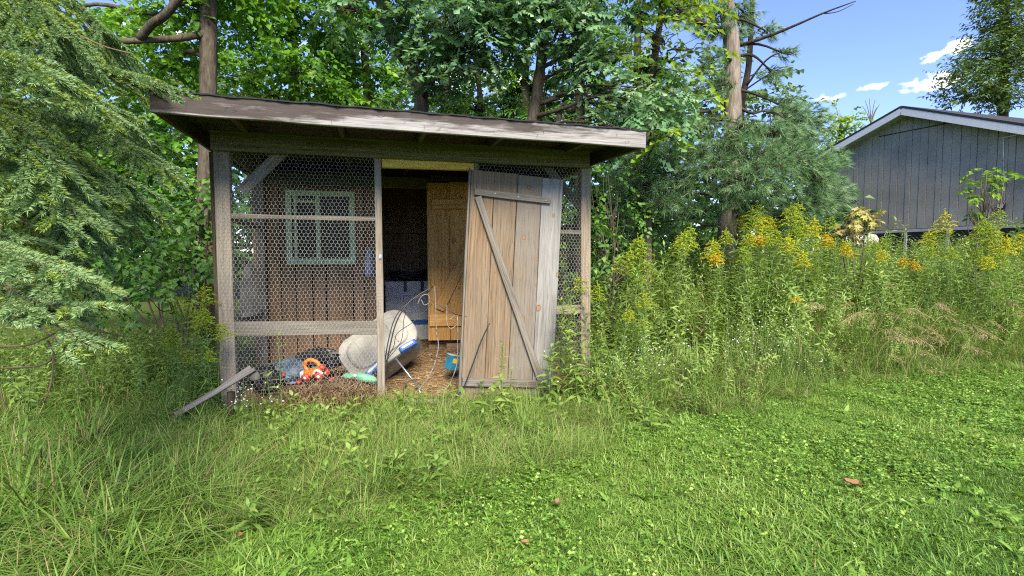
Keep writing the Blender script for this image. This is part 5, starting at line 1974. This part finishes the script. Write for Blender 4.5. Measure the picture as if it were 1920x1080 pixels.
broadleaf('ash_tree', 'green tree with a dark double trunk showing behind the middle of the roof', 'tree',
          [ground_base(652, 12)] + trunk_px([(655, 250, 12), (650, 90, 12), (642, -30, 12), (640, -150, 12)]), [.19, .17, .15, .12, .1],
          [blob(690, 130, 11.2, 70, 50, .9), blob(650, 175, 10.8, 80, 28, .8), blob(730, 190, 10.6, 60, 22, .7), blob(610, 90, 11.6, 50, 40, .8), blob(660, 10, 11.8, 60, 40, 1), blob(710, 60, 12.4, 40, 40, .8), blob(660, -100, 12, 150, 70, 1.5)],
          M['maple'], M['bark_dark'], 103, 80, .13, .085, tint=.5, gap=.45,
          extra=[([ground_base(680, 12.2)] + trunk_px([(690, 250, 12.2), (685, 120, 12.2), (675, 20, 12.2)]), .13, .07, 'trunk'), (trunk_px([(655, 200, 11.8), (610, 120, 11.7), (590, 60, 11.6)]), .03, .015)])
broadleaf('oak_tree', 'oak with a crooked dark trunk and blue-green lobed leaves above the roof', 'tree',
          [ground_base(800, 7.8)] + trunk_px([(793, 320, 7.8), (790, 205, 7.8), (785, 150, 7.8), (750, 95, 7.75), (728, 50, 7.7), (716, 0, 7.7), (700, -120, 7.7)]), [.13, .105, .098, .095, .092, .088, .085, .08],
          [blob(830, 30, 7.2, 80, 45, .6), blob(900, 60, 7.0, 70, 40, .6), blob(850, 110, 7.2, 60, 40, .5), blob(800, 80, 7.6, 40, 40, .4), blob(960, 20, 7.1, 70, 40, .6), blob(830, 165, 7.3, 45, 22, .4), blob(640, 25, 8.2, 45, 30, .5),
           blob(860, -60, 7.2, 170, 50, 1.0), blob(910, 130, 6.9, 55, 35, .4), blob(760, 25, 7.2, 50, 35, .4), blob(880, 20, 6.8, 60, 35, .4)],
          M['oak'], M['bark'], 104, 120, .17, .125, OAK, tint=.52, nl=(7, 11), twig=.34, gap=.3)
broadleaf('locust_tree', 'light green ferny tree between the crooked oak and the slim grey trunk', 'tree',
          [ground_base(905, 9.0)] + trunk_px([(905, 300, 9), (900, 180, 9), (890, 60, 9)]), [.07, .06, .05, .03],
          [blob(930, 150, 8.6, 50, 28, .5), blob(890, 195, 8.4, 60, 20, .5), blob(960, 195, 8.8, 50, 20, .5), blob(850, 205, 8.6, 50, 14, .5), blob(935, 120, 8.9, 45, 22, .5)],
          M['maple'], M['bark_dark'], 105, 190, .065, .034, tint=.72, nl=(14, 20), twig=.36, gap=.3)
broadleaf('oak_tree', 'slim trunked oak leaning right of centre above the roof', 'tree',
          [ground_base(985, 7.4)] + trunk_px([(990, 290, 7.4), (1000, 220, 7.4), (1012, 140, 7.4), (1022, 60, 7.4), (1030, -30, 7.4), (1040, -150, 7.4)]), [.09, .08, .078, .075, .07, .065, .05],
          [blob(1050, 12, 7.0, 70, 26, .5), blob(1110, 40, 6.9, 50, 36, .5), blob(1000, -20, 7.2, 80, 30, .6), blob(1180, 100, 6.6, 60, 45, .5), blob(1220, 165, 6.5, 70, 45, .5), blob(1250, 215, 6.5, 50, 30, .4), blob(1160, 190, 6.8, 45, 40, .4),
           blob(1130, -60, 7, 160, 50, .9), blob(1150, 235, 6.4, 50, 20, .4), blob(1130, 130, 6.7, 45, 45, .4), blob(1195, 245, 6.2, 60, 22, .35), blob(1080, 60, 6.8, 50, 30, .4)],
          M['oak'], M['bark'], 106, 130, .16, .115, OAK, tint=.6, nl=(7, 11), twig=.32, gap=.25,
          extra=[(trunk_px([(1008, 100, 7.4), (1040, 85, 7.2), (1085, 88, 7.0), (1102, 110, 6.9), (1098, 170, 6.9)]), .022, .008), (trunk_px([(1098, 110, 6.9), (1096, 150, 6.9), (1085, 190, 6.9), (1074, 240, 6.9)]), .012, .014),
                 ([ground_base(1000, 7.3)] + trunk_px([(1045, 235, 7.2), (1070, 210, 7.15), (1100, 175, 7.1)]), .045, .022, 'broken_stem'), ([ground_base(1015, 7.5)] + trunk_px([(1020, 235, 7.5), (1021, 170, 7.5), (1030, 130, 7.5)]), .018, .008, 'sucker_stem')])
broadleaf('basswood_tree', 'yellow-green leafy tree catching light beside the tall pine', 'tree',
          [ground_base(1215, 7.6)] + trunk_px([(1215, 300, 7.6), (1222, 150, 7.5), (1240, 20, 7.4), (1250, -100, 7.4)]), [.07, .06, .05, .04, .03],
          [blob(1240, 70, 6.9, 60, 40, .5), blob(1290, 95, 6.7, 45, 35, .4), blob(1260, 20, 7.2, 60, 35, .5), blob(1310, 170, 6.6, 22, 22, .3), blob(1265, 250, 6.2, 40, 18, .35), blob(1225, 270, 6.1, 40, 16, .3), blob(1290, 135, 6.6, 40, 24, .35),
           blob(1250, -70, 7.2, 90, 50, .7)],
          M['yellowleaf'], M['bark'], 107, 110, .10, .07, tint=.4, nl=(7, 11), gap=.3)


# dark spruces and shade trees closing the view further back
def conifer_back(px, ptop, Y, w, label, seed):
    rg = np.random.default_rng(seed)
    b = ground_base(px, Y)
    top = at(px, ptop, Y)
    root = empty('hemlock_tree', b)
    props(root, label, 'tree', 'dark conifers behind the oaks')
    H = top[2] - b[2]
    Geo().tube([(0, 0, 0), (0, 0, H * .6), (0, 0, H)], [.14, .1, .03], 8).build('trunk', M['bark_dark'], root)
    g, lg = Geo(), Geo()
    B, D, Nn = [], [], []
    for k in range(90):
        f = rg.uniform(.08, 1)
        a = rg.uniform(0, 6.28)
        L = w * (1.05 - f * .75) * rg.uniform(.6, 1.1)
        d = np.array([math.cos(a), math.sin(a), -.18])
        m = int(8 + L * 16)
        t = np.linspace(.15, 1, m)
        pth = np.array([0, 0, H * f]) + d * (t * L)[:, None] + np.array([0, 0, -.25]) * (t ** 2 * L)[:, None]
        lg.tube(pth[[0, m // 2, -1]], [.02, .012, .004], 4, cap=False)
        s = unit(np.cross(d, np.array([0, 0, 1.0])))
        for sg in (-1, 1):
            n = m * 2
            tt_ = rg.uniform(.15, 1, n)
            q = np.array([0, 0, H * f]) + d * (tt_ * L)[:, None] + np.array([0, 0, -.25]) * (tt_ ** 2 * L)[:, None]
            B.append(q); D.append(unit(d * .7 + s * sg + rg.normal(0, .25, (n, 3)) + np.array([0, 0, -.25])))
            Nn.append(np.tile([0, 0, 1.0], (n, 1)) + rg.normal(0, .3, (n, 3)))
    B, D, Nn = map(np.concatenate, (B, D, Nn))
    n = len(B)
    L = rg.uniform(.14, .32, n)
    g.stamp(LANCE[0], LANCE[1], B, frames(D, Nn), np.stack([L, L * .22, L], -1), np.clip(rg.normal(.4, .2, n), 0, 1))
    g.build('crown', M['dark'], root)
    lg.build('limbs', M['bark_dark'], root)


conifer_back(1085, -140, 11.5, 1.5, 'dark conifer standing behind the slim oak trunk', 201)
conifer_back(985, -100, 13.0, 1.6, 'dark conifer left of and behind the slim oak trunk', 202)
conifer_back(1190, -120, 12.5, 1.5, 'dark conifer between the oak and the tall pine', 203)
conifer_back(840, -80, 14.0, 1.5, 'shadowy conifer behind the crooked oak', 204)


def shrub(name, label, blobs, base_px, Y, leafmat, seed, cat='shrub', per=110, L=.07, W=.05, tint=.45, group=None, tpl=LEAF, **kw):
    rg = np.random.default_rng(seed)
    b = ground_base(base_px, Y)
    root = empty(name, b)
    props(root, label, cat, group)
    g, anch = crown(rg, blobs, per, L, W, tpl, tint, **kw)
    for a_ in g.v:
        a_ -= b.astype(np.float32)
    g.build('foliage', leafmat, root)
    lg = Geo()
    for c, P in anch:
        limb(lg, rg.normal(0, .05, 3) * np.array([1, 1, 0]), c - b, .014, .006, rg)
        for q in P[:: max(1, len(P) // 6)]:
            limb(lg, (c - b) * .7, q - b, .006, .002, rg, .05, 5, 4)
    lg.build('stems', M['twig'], root)
    return root


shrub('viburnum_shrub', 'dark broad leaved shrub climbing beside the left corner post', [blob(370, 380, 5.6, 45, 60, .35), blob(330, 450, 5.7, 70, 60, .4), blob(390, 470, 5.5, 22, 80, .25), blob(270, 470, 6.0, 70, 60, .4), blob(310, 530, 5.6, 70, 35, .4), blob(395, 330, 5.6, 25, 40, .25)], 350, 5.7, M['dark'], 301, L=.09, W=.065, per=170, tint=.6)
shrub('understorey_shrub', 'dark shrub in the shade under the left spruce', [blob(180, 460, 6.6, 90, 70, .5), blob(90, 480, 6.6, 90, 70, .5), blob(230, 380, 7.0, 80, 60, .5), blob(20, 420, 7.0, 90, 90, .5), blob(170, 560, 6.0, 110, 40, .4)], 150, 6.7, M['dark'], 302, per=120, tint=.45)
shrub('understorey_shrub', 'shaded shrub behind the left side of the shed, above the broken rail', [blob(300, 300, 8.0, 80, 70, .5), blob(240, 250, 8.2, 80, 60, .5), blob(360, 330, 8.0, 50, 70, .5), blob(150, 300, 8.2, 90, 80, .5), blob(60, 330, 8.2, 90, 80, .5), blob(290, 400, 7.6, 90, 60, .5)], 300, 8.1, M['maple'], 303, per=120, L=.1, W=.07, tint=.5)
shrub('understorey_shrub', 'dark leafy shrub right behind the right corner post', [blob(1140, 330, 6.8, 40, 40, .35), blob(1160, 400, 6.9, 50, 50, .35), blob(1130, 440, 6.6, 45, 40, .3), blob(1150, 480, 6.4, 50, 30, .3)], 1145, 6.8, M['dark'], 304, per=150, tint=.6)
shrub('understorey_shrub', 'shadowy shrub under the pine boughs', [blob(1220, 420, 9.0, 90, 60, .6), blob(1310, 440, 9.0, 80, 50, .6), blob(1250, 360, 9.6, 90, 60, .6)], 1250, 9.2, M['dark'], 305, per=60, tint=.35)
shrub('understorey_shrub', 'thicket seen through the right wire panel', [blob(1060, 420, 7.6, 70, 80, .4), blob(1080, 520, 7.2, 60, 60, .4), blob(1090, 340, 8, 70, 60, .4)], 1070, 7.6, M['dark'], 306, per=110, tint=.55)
# a wood far behind that closes the gaps near the ground
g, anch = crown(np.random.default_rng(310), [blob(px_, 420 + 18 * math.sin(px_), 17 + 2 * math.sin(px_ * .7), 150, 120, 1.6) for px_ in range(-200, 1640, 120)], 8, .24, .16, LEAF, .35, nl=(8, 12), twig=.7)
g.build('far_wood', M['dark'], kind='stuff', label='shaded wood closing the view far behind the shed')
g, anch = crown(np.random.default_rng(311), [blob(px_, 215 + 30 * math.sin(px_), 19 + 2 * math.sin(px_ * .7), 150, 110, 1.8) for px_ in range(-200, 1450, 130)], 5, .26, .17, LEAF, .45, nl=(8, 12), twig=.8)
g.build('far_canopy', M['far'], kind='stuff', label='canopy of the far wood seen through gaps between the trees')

# -- trees behind the outbuilding
broadleaf('elm_tree', 'tall dark green tree behind the outbuilding at the right edge', 'tree',
          [ground_base(1880, 24)] + trunk_px([(1880, 200, 24), (1885, 60, 24), (1890, -60, 24)]), [.25, .2, .15, .1],
          [blob(1890, 20, 23, 50, 50, 1.0), blob(1860, 110, 23, 50, 40, 1.0), blob(1830, 160, 23, 55, 30, 1.0), blob(1900, 170, 23, 50, 40, 1.0), blob(1915, 90, 23, 50, 50, 1), blob(1800, 185, 23, 34, 18, .7), blob(1795, 130, 23, 24, 10, .5),
           blob(1830, 85, 23, 20, 12, .5), blob(1850, 50, 23, 18, 14, .5), blob(1880, -40, 24, 50, 50, 1)],
          M['far'], M['bark_dark'], 401, 52, .22, .075, tint=.55, nl=(9, 14), twig=.7, droop=-.35, gap=.2)
broadleaf('young_tree', 'sunny yellow-green treetop left of the outbuilding roof', 'tree', [ground_base(1575, 19)] + trunk_px([(1575, 300, 19), (1576, 220, 19)]), [.08, .06, .03],
          [blob(1575, 225, 19, 38, 26, .7), blob(1600, 240, 19, 20, 18, .5), blob(1550, 250, 19, 34, 30, .6), blob(1570, 280, 19, 40, 20, .6)], M['yellowleaf'], M['twig'], 402, 46, .13, .09, tint=.4)
bare = empty('bare_tree', ground_base(1633, 20))
props(bare, 'thin leafless tree rising just left of the gable peak', 'tree')
bb = np.array(bare.location)
g = Geo()
g.tube([np.zeros(3), at(1633, 250, 20) - bb, at(1634, 215, 20) - bb], [.06, .05, .025], 6)
g.build('trunk', M['twig'], bare)
for (x_, y_) in ((1622, 188), (1630, 184), (1641, 186), (1650, 195), (1617, 200), (1645, 200)):
    g = Geo()
    g.tube(smooth_path([at(1633, 232, 20) - bb, at((1633 + x_) / 2, (222 + y_) / 2, 20) - bb, at(x_, y_, 20) - bb], 6), np.linspace(.02, .008, 6), 4)
    g.build('branch', M['twig'], bare)

# -- sapling and turning maple in front of the outbuilding
shrub('sapling', 'slim bright green sapling before the grey siding', [blob(1850, 325, 8.0, 24, 22, .18), blob(1835, 365, 8.0, 20, 24, .16), blob(1830, 395, 8.0, 14, 16, .14), blob(1884, 325, 8.0, 14, 6, .1), blob(1862, 345, 8.0, 14, 14, .12)], 1832, 8.0, M['yellowleaf'], 403, 'sapling', 420, .085, .055, .45, nl=(6, 9), twig=.14)
shrub('maple_seedling', 'young maple turning pink and yellow beside the goldenrod', [blob(1600, 395, 7.6, 28, 14, .2), blob(1590, 415, 7.6, 22, 14, .2), blob(1622, 412, 7.6, 20, 8, .16), blob(1600, 430, 7.6, 26, 12, .2)], 1598, 7.7, M['pinkleaf'], 404, 'maple', 330, .105, .1, .5, tpl=MAPLE, nl=(5, 8), twig=.14)


# -- white pine: tall trunk, tufted drooping boughs
def tufts(rg, P, D, nper, L, spread, w, tint):
    """needle tufts: nper needles fanning from each point"""
    n = len(P)
    d = np.repeat(D, nper, 0)
    q = np.repeat(P, nper, 0)
    dv = unit(d + rg.normal(0, spread, d.shape))
    ln = L * rg.uniform(.7, 1.15, len(q))[:, None]
    s = unit(np.cross(dv, rg.normal(0, 1, dv.shape))) * w / 2
    q0 = q + d * rg.uniform(-.03, .02, len(q))[:, None]
    tip = q0 + dv * ln + np.array([0, 0, -1]) * (ln * .22)
    V = np.stack([q0 - s, q0 + s, tip], 1).reshape(-1, 3)
    F = np.arange(len(q) * 3).reshape(-1, 3)
    tn = np.clip(np.repeat(rg.normal(tint, .16, n), nper) + rg.normal(0, .1, len(q)), 0, 1)
    return V, F, np.repeat(tn, 3)


def pine_tree():
    rg = np.random.default_rng(501)
    b = ground_base(1362, 8.6)
    root = empty('white_pine', b)
    props(root, 'tall white pine with a pale straight trunk and drooping needle boughs', 'tree')
    path = smooth_path([b] + trunk_px([(1362, 440, 8.6), (1372, 330, 8.6), (1374, 210, 8.6), (1372, 90, 8.6), (1362, 0, 8.6), (1358, -180, 8.6)]), 26)
    v, f = tube_mesh(path - b, np.linspace(.15, .108, 26), 14)
    Geo().add(v + rg.normal(0, .004, v.shape), f, .5, 0, True).build('trunk', M['bark_pale'], root)
    wood_, g = Geo(), Geo()
    boughs = [blob(1180, 330, 7.6, 60, 30, .45), blob(1240, 300, 7.5, 70, 28, .45), blob(1300, 290, 7.4, 70, 26, .45), blob(1200, 380, 7.8, 60, 26, .4), blob(1270, 350, 7.4, 70, 30, .45), blob(1340, 320, 7.2, 70, 32, .45),
              blob(1420, 290, 7.4, 70, 32, .45), blob(1480, 300, 7.6, 70, 34, .45), blob(1530, 330, 7.8, 50, 36, .4), blob(1440, 350, 7.5, 60, 30, .4), blob(1510, 380, 7.9, 50, 26, .35), blob(1300, 395, 7.5, 50, 22, .35),
              blob(1450, 250, 8.4, 70, 26, .4), blob(1500, 230, 8.8, 60, 30, .4), blob(1470, 200, 9.0, 30, 34, .35), blob(1500, 270, 8.4, 60, 20, .4), blob(1390, 240, 8.4, 50, 20, .35), blob(1250, 380, 7.2, 40, 16, .3),
              blob(1335, 110, 8.2, 22, 26, .3), blob(1340, 40, 8.5, 50, 30, .4), blob(1300, 15, 8.7, 60, 22, .4), blob(1350, 160, 8.3, 26, 24, .3), blob(1400, 30, 9.0, 26, 34, .3), blob(1440, 60, 8.8, 24, 12, .25),
              blob(1470, 100, 8.6, 24, 9, .2), blob(1450, 140, 8.7, 30, 12, .25), blob(1310, -60, 8.6, 120, 40, .6), blob(1380, 80, 8.8, 14, 30, .25), blob(1560, 300, 8.6, 30, 20, .3), blob(1330, 230, 8.2, 26, 14, .25),
              blob(1230, 250, 8.8, 60, 20, .35), blob(1400, 390, 7.6, 40, 18, .3), blob(1210, 420, 8.0, 60, 18, .3), blob(1550, 370, 8.4, 40, 40, .4), blob(1480, 400, 8.6, 60, 30, .4), blob(1400, 340, 7.0, 60, 26, .35), blob(1360, 270, 7.2, 60, 24, .35),
              blob(1370, 370, 7.2, 40, 20, .3), blob(1440, 310, 7.0, 50, 20, .3)]
    for c, r in boughs:
        vol = r[0] * r[2] * 3.14
        n = max(10, int(vol * 430))
        u = unit(rg.normal(0, 1, (n, 3)))
        P = c + u * (rg.uniform(0, 1, n) ** .5)[:, None] * r
        s = path[np.argmin(np.abs(path[:, 2] - (c[2] + .15)))]
        out = unit(c - s)
        D = unit(out * .8 + u * .5 + np.array([0, 0, .25]) + rg.normal(0, .25, (n, 3)))
        v, f, t = tufts(rg, P - b, D, 34, .13, .42, .0055, .52)
        g.add(v, f, t)
        limb(wood_, s - b, c - b, .03, .012, rg, .04)
        for q in P[::3]:
            limb(wood_, c - b + rg.normal(0, .05, 3), q - b, .007, .003, rg, .02, 4, 4)
    for pts, r0, r1 in ((trunk_px([(1388, 85, 8.6), (1440, 68, 8.4), (1490, 48, 8.2), (1545, 24, 8.0), (1605, 2, 7.8)]), .03, .007), (trunk_px([(1540, 26, 8.0), (1570, 22, 8.0), (1600, 8, 8.0)]), .008, .005),
                        (trunk_px([(1400, 160, 9.0), (1440, 110, 8.8), (1490, 90, 8.6)]), .02, .008),
                        (trunk_px([(1395, 170, 9.0), (1440, 140, 8.9), (1470, 125, 8.8)]), .015, .006), (trunk_px([(1260, 0, 8.0), (1290, 30, 8.1), (1330, 48, 8.3), (1360, 60, 8.6)]), .035, .045),
                        (trunk_px([(1330, 208, 8.4), (1290, 212, 8.0), (1240, 215, 7.8)]), .02, .012), (trunk_px([(1430, 215, 7.4), (1450, 210, 7.3), (1475, 225, 7.3)]), .012, .006), (trunk_px([(1444, 212, 7.3), (1446, 245, 7.3), (1450, 275, 7.3)]), .007, .003)):
        wood_.tube(smooth_path(np.asarray(pts) - b, 12), np.linspace(r0, r1, 12), 6)
    Geo().tube(smooth_path([ground_base(1385, 9.2) - b] + [q - b for q in trunk_px([(1388, 300, 9.2), (1390, 200, 9.2), (1403, 130, 9.2), (1408, 60, 9.2), (1412, -20, 9.2)])], 16), np.linspace(.07, .035, 16), 9).build('trunk', M['bark_dark'], root)
    g.build('crown', M['pine'], root)
    wood_.build('limbs', M['bark_dark'], root)


pine_tree()


# -- big spruce at the left: drooping boughs hung with needle shoots
def spruce_tree():
    rg = np.random.default_rng(601)
    b = np.array([-4.55, 3.5, -.1])
    root = empty('spruce_tree', b)
    props(root, 'large spruce at the left edge with drooping blue-green boughs', 'tree')
    Geo().tube(np.array([(0, 0, 0), (.02, 0, 2.5), (0, 0, 6.0)]), [.19, .16, .09], 14).build('trunk', M['bark_dark'], root)
    wood_, new, old = Geo(), Geo(), Geo()

    def shoot(g, path, dens, L, w, tint, flat=.35):
        """needles round a path"""
        seg = np.linalg.norm(np.diff(path, axis=0), axis=1).sum()
        n = max(8, int(seg * dens))
        f = rg.uniform(0, 1, n) * (len(path) - 1)
        i = np.minimum(f.astype(int), len(path) - 2)
        p = path[i] + (path[i + 1] - path[i]) * (f - i)[:, None]
        d = unit(path[i + 1] - path[i])
        s = unit(np.cross(d, np.array([0, 0, 1.0])) + 1e-4)
        u = np.cross(s, d)
        a = rg.uniform(0, 6.28, n)
        rad = s * np.cos(a)[:, None] + u * (np.sin(a) * (1 - flat))[:, None] + u * .25
        dv = unit(d * .75 + rad)
        ln = L * rg.uniform(.75, 1.15, n)[:, None]
        sd_ = unit(np.cross(dv, rg.normal(0, 1, dv.shape))) * w / 2
        V = np.stack([p - sd_, p + sd_, p + dv * ln], 1).reshape(-1, 3)
        g.add(V - b, np.arange(n * 3).reshape(-1, 3), np.repeat(np.clip(rg.normal(tint, .14, n), 0, 1), 3))

    def bough(pts, side=.34, nb=15, hang=.5, dens=1450, tint=.5, newtip=.3, w=.0047):
        hang, side, nb = hang * .7, side * 1.1, nb + 1
        P = smooth_path(pts, 16)
        wood_.tube(P - b, np.linspace(.009, .003, 16), 5, cap=False)
        T = np.gradient(P, axis=0)
        shoot(new, P[7:], dens, .026, w, tint + .1)
        for k in range(nb):
            f = .12 + .85 * (k + rg.uniform(0, 1)) / nb
            i = min(int(f * 15), 14)
            p = P[i] + (P[i + 1] - P[i]) * (f * 15 - i)
            t = unit(T[i])
            s = unit(np.cross(t, np.array([0, 0, 1.0])))
            for sg in (-1, 1):
                L = side * (1.1 - .75 * f) * rg.uniform(.6, 1.2)
                d0 = unit(t * .9 + s * sg * rg.uniform(.6, 1.1) + np.array([0, 0, rg.normal(.0, .15)]))
                hg = hang * rg.uniform(.5, 1.4)
                q = np.array([p + d0 * L * x_ + np.array([0, 0, -1]) * hg * L * x_ ** 1.8 for x_ in (0, .33, .66, 1)])
                wood_.tube(q - b, np.linspace(.0022, .0012, 4), 3, cap=False)
                fresh = f > newtip
                shoot(new if fresh else old, q, dens, .026 if fresh else .021, w, tint if fresh else .5)
                for m in range(int(2 + L * 11)):
                    x_ = rg.uniform(.2, .95)
                    j = min(int(x_ * 3), 2)
                    pp = q[j] + (q[j + 1] - q[j]) * (x_ * 3 - j)
                    s2 = unit(np.cross(d0, np.array([0, 0, 1.0])))
                    d2 = unit(d0 * .9 + s2 * rg.choice([-1, 1]) * .8 + np.array([0, 0, -hang * rg.uniform(.2, 1.2)]))
                    L2 = max(L * rg.uniform(.3, .5), .05)
                    q2 = np.array([pp, pp + d2 * L2 * .5, pp + d2 * L2 + np.array([0, 0, -.25 * L2 * hang])])
                    shoot(new if (fresh and rg.uniform() < .6) else old, q2, dens, .023, w, tint if fresh else .55)

    # boughs given as photo outline at their own depths, all rooted at the trunk side
    def B(*pp, **kw):
        bough([at(*p) for p in pp], **kw)
    B((-260, -60, 3.3), (40, 70, 3.2), (180, 120, 3.1), (335, 170, 3.0), side=.3, nb=14, hang=.3, tint=.6)
    B((-250, 20, 3.2), (0, 110, 2.9), (120, 160, 2.7), (240, 235, 2.6), side=.4, nb=14, hang=.4, tint=.6)
    B((-260, 60, 3.6), (60, 130, 3.5), (190, 130, 3.4), (290, 150, 3.3), side=.4, nb=14, hang=.35, tint=.6)
    B((-260, 120, 3.2), (60, 200, 3.1), (200, 250, 3.0), (310, 318, 2.95), side=.36, nb=15, hang=.5, tint=.55)
    B((-260, 160, 3.0), (0, 250, 2.7), (130, 290, 2.6), (255, 350, 2.55), side=.42, nb=15, hang=.8, tint=.45, newtip=.45)
    B((-260, 60, 3.9), (60, 120, 4.0), (180, 220, 3.9), (300, 270, 3.7), side=.45, nb=14, hang=.8, tint=.45, newtip=.5)
    B((-260, -160, 3.6), (0, -60, 3.6), (120, -10, 3.6), (200, 60, 3.5), side=.5, nb=15, hang=1.2, tint=.4, newtip=.6)
    B((-260, -120, 3.0), (-40, -60, 2.8), (60, 0, 2.7), (120, 70, 2.6), side=.45, nb=15, hang=1.1, tint=.42, newtip=.55)
    B((-260, 200, 2.6), (-40, 280, 2.3), (60, 330, 2.2), (170, 420, 2.15), side=.36, nb=14, hang=.6, tint=.5, newtip=.4)
    B((-260, 260, 2.8), (-20, 330, 2.6), (100, 370, 2.5), (180, 470, 2.45), side=.36, nb=14, hang=.7, tint=.45, newtip=.45)
    B((-300, 380, 2.3), (-60, 440, 2.0), (60, 490, 1.9), (165, 525, 1.85), side=.26, nb=12, hang=.35, tint=.66, newtip=.3)
    B((-300, 470, 2.2), (-60, 500, 1.95), (60, 565, 1.85), (205, 575, 1.85), side=.22, nb=11, hang=.3, tint=.7, newtip=.25)
    B((-300, 500, 2.2), (-60, 520, 1.95), (40, 570, 1.85), (180, 655, 1.8), side=.2, nb=10, hang=.4, tint=.7, newtip=.25)
    B((-260, 100, 2.5), (-60, 180, 2.3), (30, 230, 2.2), (130, 330, 2.15), side=.36, nb=13, hang=.7, tint=.5, newtip=.6)
    B((-260, 220, 3.6), (20, 300, 3.6), (150, 350, 3.5), (280, 390, 3.4), side=.42, nb=14, hang=1.0, tint=.38, newtip=.6)
    B((-260, 300, 4.0), (20, 360, 4.1), (150, 390, 4.0), (270, 440, 3.9), side=.4, nb=13, hang=1.0, tint=.35, newtip=.7)
    B((-260, 330, 3.0), (0, 400, 2.8), (90, 450, 2.75), (160, 540, 2.7), side=.34, nb=13, hang=.9, tint=.4, newtip=.6)
    B((-260, -40, 4.2), (20, 20, 4.3), (140, 60, 4.3), (240, 120, 4.2), side=.5, nb=14, hang=1.2, tint=.4, newtip=.7)
    B((-200, 40, 2.4), (-40, 90, 2.2), (40, 110, 2.1), (110, 150, 2.05), side=.3, nb=12, hang=.4, tint=.6, newtip=.3)
    # bare dead twigs under the living boughs
    for pts, r0, r1 in (([(-120, 660, 2.3), (0, 650, 2.25), (60, 645, 2.2), (130, 610, 2.15)], .006, .003), ([(90, 640, 2.2), (100, 670, 2.15), (95, 720, 2.1), (82, 755, 2.1)], .005, .002),
                        ([(-100, 690, 2.5), (20, 690, 2.5), (90, 680, 2.5), (105, 640, 2.4)], .006, .003), ([(130, 600, 3.0), (185, 620, 3.0), (240, 632, 3.0)], .009, .004), ([(185, 620, 3.0), (205, 650, 3.0), (225, 665, 3.0)], .005, .002),
                        ([(0, 560, 2.6), (60, 600, 2.6), (120, 650, 2.6), (170, 720, 2.6)], .006, .003), ([(30, 20, 2.6), (75, 80, 2.6), (90, 150, 2.6)], .006, .002), ([(50, 5, 2.9), (120, 50, 2.9), (190, 85, 2.9), (245, 100, 2.9)], .006, .003)):
        wood_.tube(smooth_path(np.array([at(*p) for p in pts]) - b, 12), np.linspace(r0, r1, 12), 5)
    new.build('young_needles', M['spruce'], root)
    old.build('old_needles', M['spruce_old'], root)
    wood_.build('boughs', M['spruce_twig'], root)


spruce_tree()
